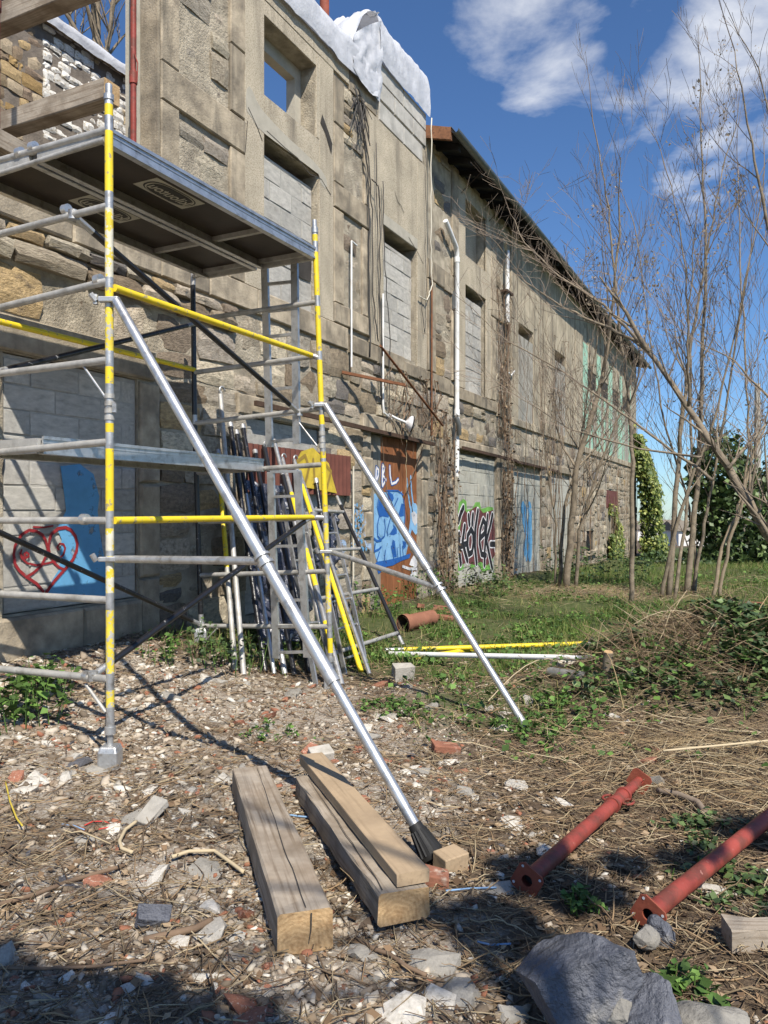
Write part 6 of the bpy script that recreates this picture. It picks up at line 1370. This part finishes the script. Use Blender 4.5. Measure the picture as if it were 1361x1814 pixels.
def stem_tree(name, label, stems, grp=None, bark='bark', twigs=7, maxl=3, up=.8, seed=0, tlen=1.7, seedy=0, kids=(3, 5), fstart=.35, cat='tree'):
    random.seed(seed); base = stems[0][0][0]; t = thing(name, label, cat, tuple(base), 0, grp); tw = MB(); sd_ = [] if seedy else None
    for pts, r0, r1 in stems:
        tr = MB(); P_ = []
        for i in range(len(pts)-1):
            for q in range(4): P_.append(pts[i].lerp(pts[i+1], q/4)+Vector((random.gauss(0, .012), random.gauss(0, .012), 0)))
        P_.append(pts[-1]); m_ = len(P_); rad = [(r0+(r1-r0)*i/(m_-1))*.74 for i in range(m_)]; tr.tube(P_, rad, 9)
        L_ = (pts[-1]-pts[0]).length
        for k_ in range(twigs):
            f_ = fstart+(1-fstart)*((k_+random.random())/twigs); i = min(int(f_*(m_-1)), m_-2); dd_ = (P_[i+1]-P_[i]).normalized(); ax = Vector((random.gauss(0, 1), random.gauss(0, 1), .2)).normalized()
            grow(tr, tw, P_[i], (dd_*.75+ax*.6).normalized(), tlen*random.uniform(.6, 1.2), rad[i]*random.uniform(.35, .6), 1, maxl, up, sd_, kids)
        dd_ = (P_[-1]-P_[-3]).normalized(); grow(tr, tw, P_[-1], dd_, tlen*1.1, r1, 1, maxl, up, sd_, kids)
        tr.build('trunk', bark, t, smooth=True)
    tw.build('crown', 'twig', t)['kind'] = 'stuff'
    if sd_:
        P2 = []
        for p_ in sd_[:seedy]:
            for _ in range(7): P2.append((p_+Vector((random.gauss(0, .05), random.gauss(0, .05), random.gauss(-.06, .06))))[:])
        P2 = np.array(P2)-np.array(t.location); n_ = len(P2); o = mesh_obj('seed_keys', scatter_mesh('seed_keys', LF, P2, randrot(n_, 1.5), rng.uniform(.03, .07, n_), 'seed'), t); o['kind'] = 'stuff'
    return t
def S(t, *pp): return [px(x, y, tt) if not isinstance(tt, str) else None for (x, y), tt in zip(pp, np.linspace(t[0], t[1], len(pp)))]
def rooted(t, *pp):
    pts = S(t, *pp); pts[0].z = gz(pts[0].x, pts[0].y)-.1; return pts
G1 = 'bare saplings in front of the long building'
stem_tree('bare_tree', 'many stemmed bare tree hugging the wall left of the barred opening', [(rooted((16.2, 15.6), (1003, 1040), (1012, 930), (1022, 830), (1062, 690), (1082, 590), (1090, 480)), .11, .03), (rooted((16.4, 16.6), (990, 1036), (1000, 900), (1028, 800), (1040, 700)), .06, .02), (rooted((16.3, 15.8), (1020, 1035), (1028, 940), (1060, 830), (1100, 730)), .06, .02), (rooted((16.5, 16.2), (985, 1030), (985, 930), (968, 820), (960, 720)), .04, .014)], G1, seed=3, twigs=12, tlen=2.0, seedy=60)
stem_tree('bare_sapling', 'single straight slender trunk in front of the ivy corner', [(rooted((13.6, 13.3), (1118, 1066), (1119, 950), (1122, 820), (1114, 720), (1102, 610), (1088, 480), (1078, 370), (1062, 270)), .062, .012)], G1, seed=5, twigs=14, tlen=1.5, fstart=.4, seedy=40)
stem_tree('bare_tree', 'cluster of grey stems right of the ivy corner, rising steeply', [(rooted((14.3, 14.6), (1184, 1055), (1196, 900), (1204, 800), (1214, 700), (1232, 560), (1258, 420), (1280, 300)), .075, .014), (rooted((14.4, 13.8), (1172, 1050), (1190, 960), (1225, 850), (1262, 760), (1300, 600), (1330, 450)), .055, .012), (rooted((14.3, 15), (1194, 1055), (1210, 960), (1222, 850), (1225, 640), (1215, 480), (1190, 330)), .05, .012)], G1, seed=8, twigs=12, tlen=1.35, seedy=80)
stem_tree('bare_tree', 'paired stems fanning upwards in the middle of the thicket', [(rooted((14.7, 14.9), (1216, 1050), (1228, 940), (1236, 850), (1242, 680), (1252, 500), (1246, 330), (1240, 180)), .085, .014), (rooted((14.8, 14.4), (1224, 1050), (1245, 950), (1262, 860), (1290, 700), (1322, 500), (1352, 330)), .05, .012), (rooted((14.7, 15.4), (1232, 1048), (1232, 980), (1222, 900), (1180, 760), (1150, 600), (1128, 420)), .045, .012)], G1, seed=13, twigs=12, tlen=1.35, seedy=60)
stem_tree('bare_sapling', 'twin leaning pale stems left of the ivy bush', [(rooted((14.0, 14.2), (1262, 1052), (1278, 970), (1312, 895), (1330, 820), (1361, 740), (1400, 600)), .05, .012), (rooted((14.0, 13.6), (1272, 1052), (1292, 960), (1316, 890), (1328, 790), (1322, 650), (1312, 480), (1308, 300)), .045, .01)], G1, bark='bark_pale', seed=17, twigs=11, tlen=1.2, seedy=40)
stem_tree('leaning_tree', 'thick trunk leaning in from the right edge, branching towards the eave', [(rooted((8.6, 9.4), (1500, 1180), (1430, 1050), (1361, 945), (1290, 830), (1220, 720), (1150, 622)), .10, .034), (S((8.95, 10.5), (1262, 850), (1195, 800), (1100, 730), (1000, 660), (900, 605), (850, 560)), .026, .006), (S((9.4, 11.3), (1150, 622), (1080, 580), (1000, 545), (930, 500), (880, 430)), .03, .005), (S((9.4, 11), (1150, 622), (1070, 540), (990, 490), (930, 430), (905, 380)), .028, .005), (S((9.0, 9.8), (1240, 810), (1130, 795), (1010, 760), (900, 690)), .02, .005), (S((9.1, 8.6), (1220, 720), (1218, 640), (1222, 520), (1235, 380)), .024, .005), (S((9, 9.6), (1290, 830), (1340, 770), (1400, 700)), .028, .012)], G1, seed=23, twigs=14, tlen=1.0, up=.2, fstart=.2, kids=(2, 4))
stem_tree('bare_tree', 'bare tree at the right edge with its twigs high against the clouds', [(rooted((10.4, 10.0), (1470, 1120), (1445, 900), (1420, 700), (1390, 500), (1350, 350), (1325, 220), (1302, 90)), .06, .008), (S((10.2, 9.8), (1410, 700), (1405, 560), (1395, 400), (1375, 250), (1345, 120), (1300, 40)), .03, .005), (S((10.2, 10.4), (1425, 800), (1360, 700), (1300, 640), (1230, 600)), .03, .006)], G1, seed=29, twigs=7, tlen=1.25, seedy=30)
stem_tree('bare_tree', 'bare tree standing behind the limewashed rear wall', [(rooted((17.5, 17.5), (165, 1000), (168, 500), (170, 120), (172, -60), (180, -300)), .22, .06), (S((17.5, 17.2), (168, 200), (195, 60), (215, -120)), .1, .03), (S((17.5, 17.8), (168, 220), (130, 70), (105, -100)), .09, .03)], None, seed=31, twigs=16, tlen=2.6, maxl=3, kids=(3, 5), fstart=.45)
# evergreen and ivy masses
def leafmass(name, label, cat, c, rad, n, leaf, m, extra=None, core=True, part='leaves', shell=.45, grp=None):
    t = thing(name, label, cat, (c[0], c[1], gz(c[0], c[1])), 0, grp); P_ = []
    blobs = [(np.array(c), np.array(rad))]+[(np.array(b_[:3]), np.array(b_[3:])) for b_ in (extra or [])]; vol = np.array([b_[1].prod() for b_ in blobs])**.67; vol = vol/vol.sum()
    for (cc, rr), f_ in zip(blobs, vol):
        k_ = int(n*f_); d_ = rng.normal(size=(k_, 3)); d_ /= np.linalg.norm(d_, axis=1)[:, None]; r_ = 1-shell*rng.random(k_)**1.5
        bump = np.array([mnoise.fractal(Vector(v*2.2)+Vector(cc.tolist()), 1, 2, 3) for v in d_]); P_.append(cc+d_*rr*(r_*(1+.35*bump))[:, None])
    P_ = np.concatenate(P_); zg = g(P_[:, 0], P_[:, 1]); P_[:, 2] = np.maximum(P_[:, 2], zg+.02); P_ = P_-np.array(t.location); n_ = len(P_)
    o = mesh_obj(part, scatter_mesh(part, LEAF, P_, randrot(n_, 1.2), rng.uniform(.6, 1.4, n_)*leaf, m), t); o['kind'] = 'stuff'
    return t
X0 = px(1310, 900, 21)
t = leafmass('ivy_bush', 'big dark ivy covered bush on the right behind the saplings', 'bush', (X0.x+1.0, 22, 1.0), (1.9, 1.6, 1.8), 13000, .17, 'leaf_dark', extra=[(X0.x-.1, 22, 2.6, .9, .9, 1.2), (X0.x+2.2, 21.6, .6, 1.6, 1.2, 1.2), (X0.x-.6, 21.5, .0, .7, .8, .6)])
MB().tube([Vector((X0.x, 22, -.6)), Vector((X0.x-.3, 22, 2)), Vector((X0.x-.5, 22, 3.6))], [.2, .14, .04], 8).build('trunk', 'bark', t)
leafmass('hedge', 'low dark hedge beside the path at the far corner', 'hedge', (px(1330, 960, 24).x, 25, -.3), (2.2, 1.2, .8), 4000, .16, 'leaf_dark', extra=[(px(1240, 960, 26).x, 28, -.5, .9, .8, .5)])
leafmass('hedge', 'shadowy low hedge between the ivy corner and the first stems', 'hedge', (px(1165, 980, 31).x, 31.5, -.55), (.6, .9, .5), 1800, .16, 'leaf_dark')
# ivy on the far corner and on the far doorway
def wall_ivy(label, s0, s1, z0, z1, th, n, leaf, name='wall_ivy', bulge=None):
    s_ = rng.uniform(s0, s1, n*3); z_ = rng.uniform(z0, z1, n*3); k_ = fbm(s_*1.1+5, z_*1.1) > .36+.22*sstep(z_, z0+(z1-z0)*.55, z1); s_, z_ = s_[k_][:n], z_[k_][:n]; o_ = th*(.25+.75*rng.random(len(s_)))*(1-.75*sstep(z_, z0+(z1-z0)*.35, z1))
    if bulge is not None: s_ = s_+bulge*(1-.8*sstep(z_, z0, z0+(z1-z0)*.8))*rng.random(len(s_))
    P_ = np.array([wp(a_, b_, c_)[:] for a_, b_, c_ in zip(s_, o_, z_)]); t_ = thing(name, label, 'ivy', tuple(wp((s0+s1)/2, 0, z0))); P_ = P_-np.array(t_.location)
    o = mesh_obj('leaves', scatter_mesh('leaves', LEAFS, P_, rot_mats(R(90)+rng.normal(-.35, .45, len(P_)), rng.normal(0, .3, len(P_)), BROT+rng.normal(-.25, .5, len(P_))), rng.uniform(.6, 1.4, len(P_))*leaf, 'ivy'), t_); o['kind'] = 'stuff'
    sm = MB()
    for _ in range(10):
        a_ = random.uniform(s0, s1); sm.tube([wp(a_+.2*math.sin(q*3+a_), .05, z0+(z1-z0)*q) for q in [i/6 for i in range(7)]], .015, 4)
    sm.build('stems', 'bark', t_); return t_
wall_ivy('yellow green ivy climbing the far corner of the long building', 35.6, 37.9, -.9, 5.8, 1.2, 9000, .17, bulge=2.4)
wall_ivy('ivy filling the far doorway under the maroon panel', 30.3, 32.7, -.8, 1.9, .25, 2600, .15)
# dry creepers on the facade
def creeper(label, s0, s1, z0, z1, n, m='dry_vine', green=0, o=.14, r=(.004, .012)):
    t_ = thing('dry_creeper', label, 'creeper', tuple(wp((s0+s1)/2, .05, z0))); mb = MB()
    for _ in range(n):
        a_ = random.uniform(s0, s1); h_ = random.uniform(.3, 1)*(z1-z0); zz = z0 if random.random() < .6 else random.uniform(z0, z1-.2); pts = []; x = a_; y_ = random.uniform(.03, o)
        for q in range(8):
            pts.append(wp(x, y_, min(zz+h_*q/7, z1+.1))); x += random.gauss(0, .07); y_ = min(max(y_+random.gauss(0, .03), .03), o*1.4)
        mb.tube(pts, random.uniform(*r), 4, cap=False)
    for _ in range(n*3):
        a_, zz = random.uniform(s0-.1, s1+.1), random.uniform(z0, z1); p_ = Vector((a_, random.uniform(.04, o*1.3), zz)); d_ = Vector((random.gauss(0, 1), random.gauss(0, .3), random.gauss(-.3, .8))).normalized(); pts = [p_]
        for q in range(4): d_ = (d_+Vector((random.gauss(0, .4), random.gauss(0, .2), random.gauss(-.1, .4)))).normalized(); pts.append(pts[-1]+d_*.09)
        mb.tube([wp(v.x, max(v.y, .03), v.z) for v in pts], .003, 3, cap=False)
    mb.build('stems', m, t_)['kind'] = 'stuff'
    if green:
        P_ = np.array([wp(random.uniform(s0-.1, s1+.1), random.uniform(.05, o*1.5), z0+(z1-z0)*random.random()**1.4)[:] for _ in range(green)])-np.array(t_.location); o2 = mesh_obj('leaves', scatter_mesh('leaves', LEAF, P_, randrot(green, 1.3), rng.uniform(.04, .09, green), 'litter'), t_); o2['kind'] = 'stuff'
    return t_
creeper('dense dry creeper hanging on the white downpipe right of the rusty door', 13.2, 13.95, 0, 3.4, 26, green=300, o=.18)
creeper('dry creeper and moss climbing the pier between the two sprayed bays', 17.2, 17.7, -.1, 3.4, 20, green=350, o=.15)
creeper('thin creeper climbing the pier up to the broken downpipe', 16.9, 17.7, 3.4, 6.6, 30, green=120, o=.1)
creeper('bare creepers over the stained far bays', 18.2, 25.5, -.3, 6.6, 34, o=.3, r=(.003, .009))
creeper('bare creepers over the green painted bays', 25.5, 36, -.6, 6.0, 26, o=.3, r=(.004, .011))
creeper('fine dry creeper on the stone above the door rail', 11.0, 13.2, 2.9, 3.9, 24, o=.1)
# ---------------------------------------------------------------- far things
pp = px(1342, 900, 30); tag(MB().tube([Vector((pp.x, 30, -1)), Vector((pp.x, 30, 6.6))], [.15, .11], 8).build('utility_pole', 'concrete_pole', None), 'pale concrete pole behind the thicket at the right', 'pole')
hp = px(1238, 950, 62); hb = thing('white_shed', 'low white shed glimpsed far between the stems', 'shed', (hp.x, 62, -1.4))
MB().box(hp.x-2.0, hp.x+2.6, 61, 65, -1.6, .1).build('wall', 'far_white', hb); MB().add([(hp.x-2.2, 60.8, .1), (hp.x+2.8, 60.8, .1), (hp.x+2.8, 65.2, .1), (hp.x-2.2, 65.2, .1), (hp.x-2.2, 63, .9), (hp.x+2.8, 63, .9)], [(0, 1, 5, 4), (2, 3, 4, 5), (0, 4, 3), (1, 2, 5), (3, 2, 1, 0)]).build('roof', 'far_hill', hb)
for i, (x, t_, w_, h_) in enumerate([(1160, 120, 7, 3.0), (1185, 130, 6, 3.4), (1130, 140, 9, 3.2)]):
    hp = px(x, 930, t_); zb = gz(hp.x, t_); hb = thing('far_house', ['far house with a tiled roof seen through the gap by the ivy corner', 'far house partly behind the stem cluster', 'far house hidden mostly by the ivy corner'][i], 'house', (hp.x, t_, zb), 0, 'houses far beyond the yard')
    MB().box(hp.x-w_/2, hp.x+w_/2, t_, t_+6, zb-.5, zb+h_*.6).build('wall', 'far_white', hb); MB().add([(hp.x-w_/2-.3, t_-.3, zb+h_*.6), (hp.x+w_/2+.3, t_-.3, zb+h_*.6), (hp.x+w_/2+.3, t_+6.3, zb+h_*.6), (hp.x-w_/2-.3, t_+6.3, zb+h_*.6), (hp.x-w_/2-.3, t_+3, zb+h_), (hp.x+w_/2+.3, t_+3, zb+h_)], [(0, 1, 5, 4), (2, 3, 4, 5), (0, 4, 3), (1, 2, 5), (3, 2, 1, 0)]).build('roof', 'far_hill', hb)
random.seed(77); fw = MB()
for k_ in range(46):
    t_ = random.uniform(45, 75); x = random.uniform(1105, 1380); p_ = px(x, 930, t_); p_.z = gz(p_.x, t_)
    grow(fw, fw, p_, Vector((random.gauss(0, .2), 0, 1)), random.uniform(2.0, 4.2), .05, 1, 3, .4, None, (3, 5))
stuff(fw.build('far_scrub', 'twig', None), 'bare scrub far behind the yard', 'scrub')
# the tree behind the camera whose shade falls over the near strip of the yard
random.seed(91)
tt = thing('shade_tree', 'evergreen tree standing behind the viewer and shading the near strip', 'tree', (2.2, -1.9, gz(2.2, -1.9)))
tr = MB(); trk = [Vector((2.2, -1.9, -.1)), Vector((2.18, -1.9, 2)), Vector((2.1, -1.85, 4)), Vector((2.0, -1.9, 6.6))]; tr.tube(trk, [.10, .085, .06, .03], 9)
tw = MB()
for k_ in range(12): f_ = random.uniform(.5, 1); i = min(int(f_*3), 2); q = trk[i].lerp(trk[i+1], f_*3-i); grow(tr, tw, q, Vector((random.gauss(-.5, .7), random.gauss(0, .6), .3)), 1.6, .025, 1, 3, .2, None, (3, 5))
tr.build('trunk', 'bark', tt, smooth=True); tw.build('limbs', 'twig', tt)
P_ = []
for cc, rr, n in (((.45, -2.25, 5.2), (1.1, .55, .5), 4200), ((1.55, -2.3, 5.0), (1.0, .4, .4), 1500), ((-.4, -2.1, 5.4), (1.1, .6, .4), 4600))+tuple((lambda gx_, gy_, h_, r_: ((gx_+.87*h_*.345, gy_-.87*h_*.94, h_), (r_, r_, r_*.7), int(520*r_)))(random.uniform(.3, 2.4), random.uniform(2.6, 4.0), random.uniform(4.4, 6.4), random.uniform(.10, .24)) for _ in range(11)):
    d_ = rng.normal(size=(n, 3)); d_ /= np.linalg.norm(d_, axis=1)[:, None]; P_.append(np.array(cc)+d_*np.array(rr)*(rng.random(n)**.4)[:, None])
P_ = np.concatenate(P_)-np.array(tt.location); o = mesh_obj('crown', scatter_mesh('crown', LEAF, P_, randrot(len(P_), 1.2), rng.uniform(.08, .16, len(P_)), 'leaf_dark'), tt); o['kind'] = 'stuff'
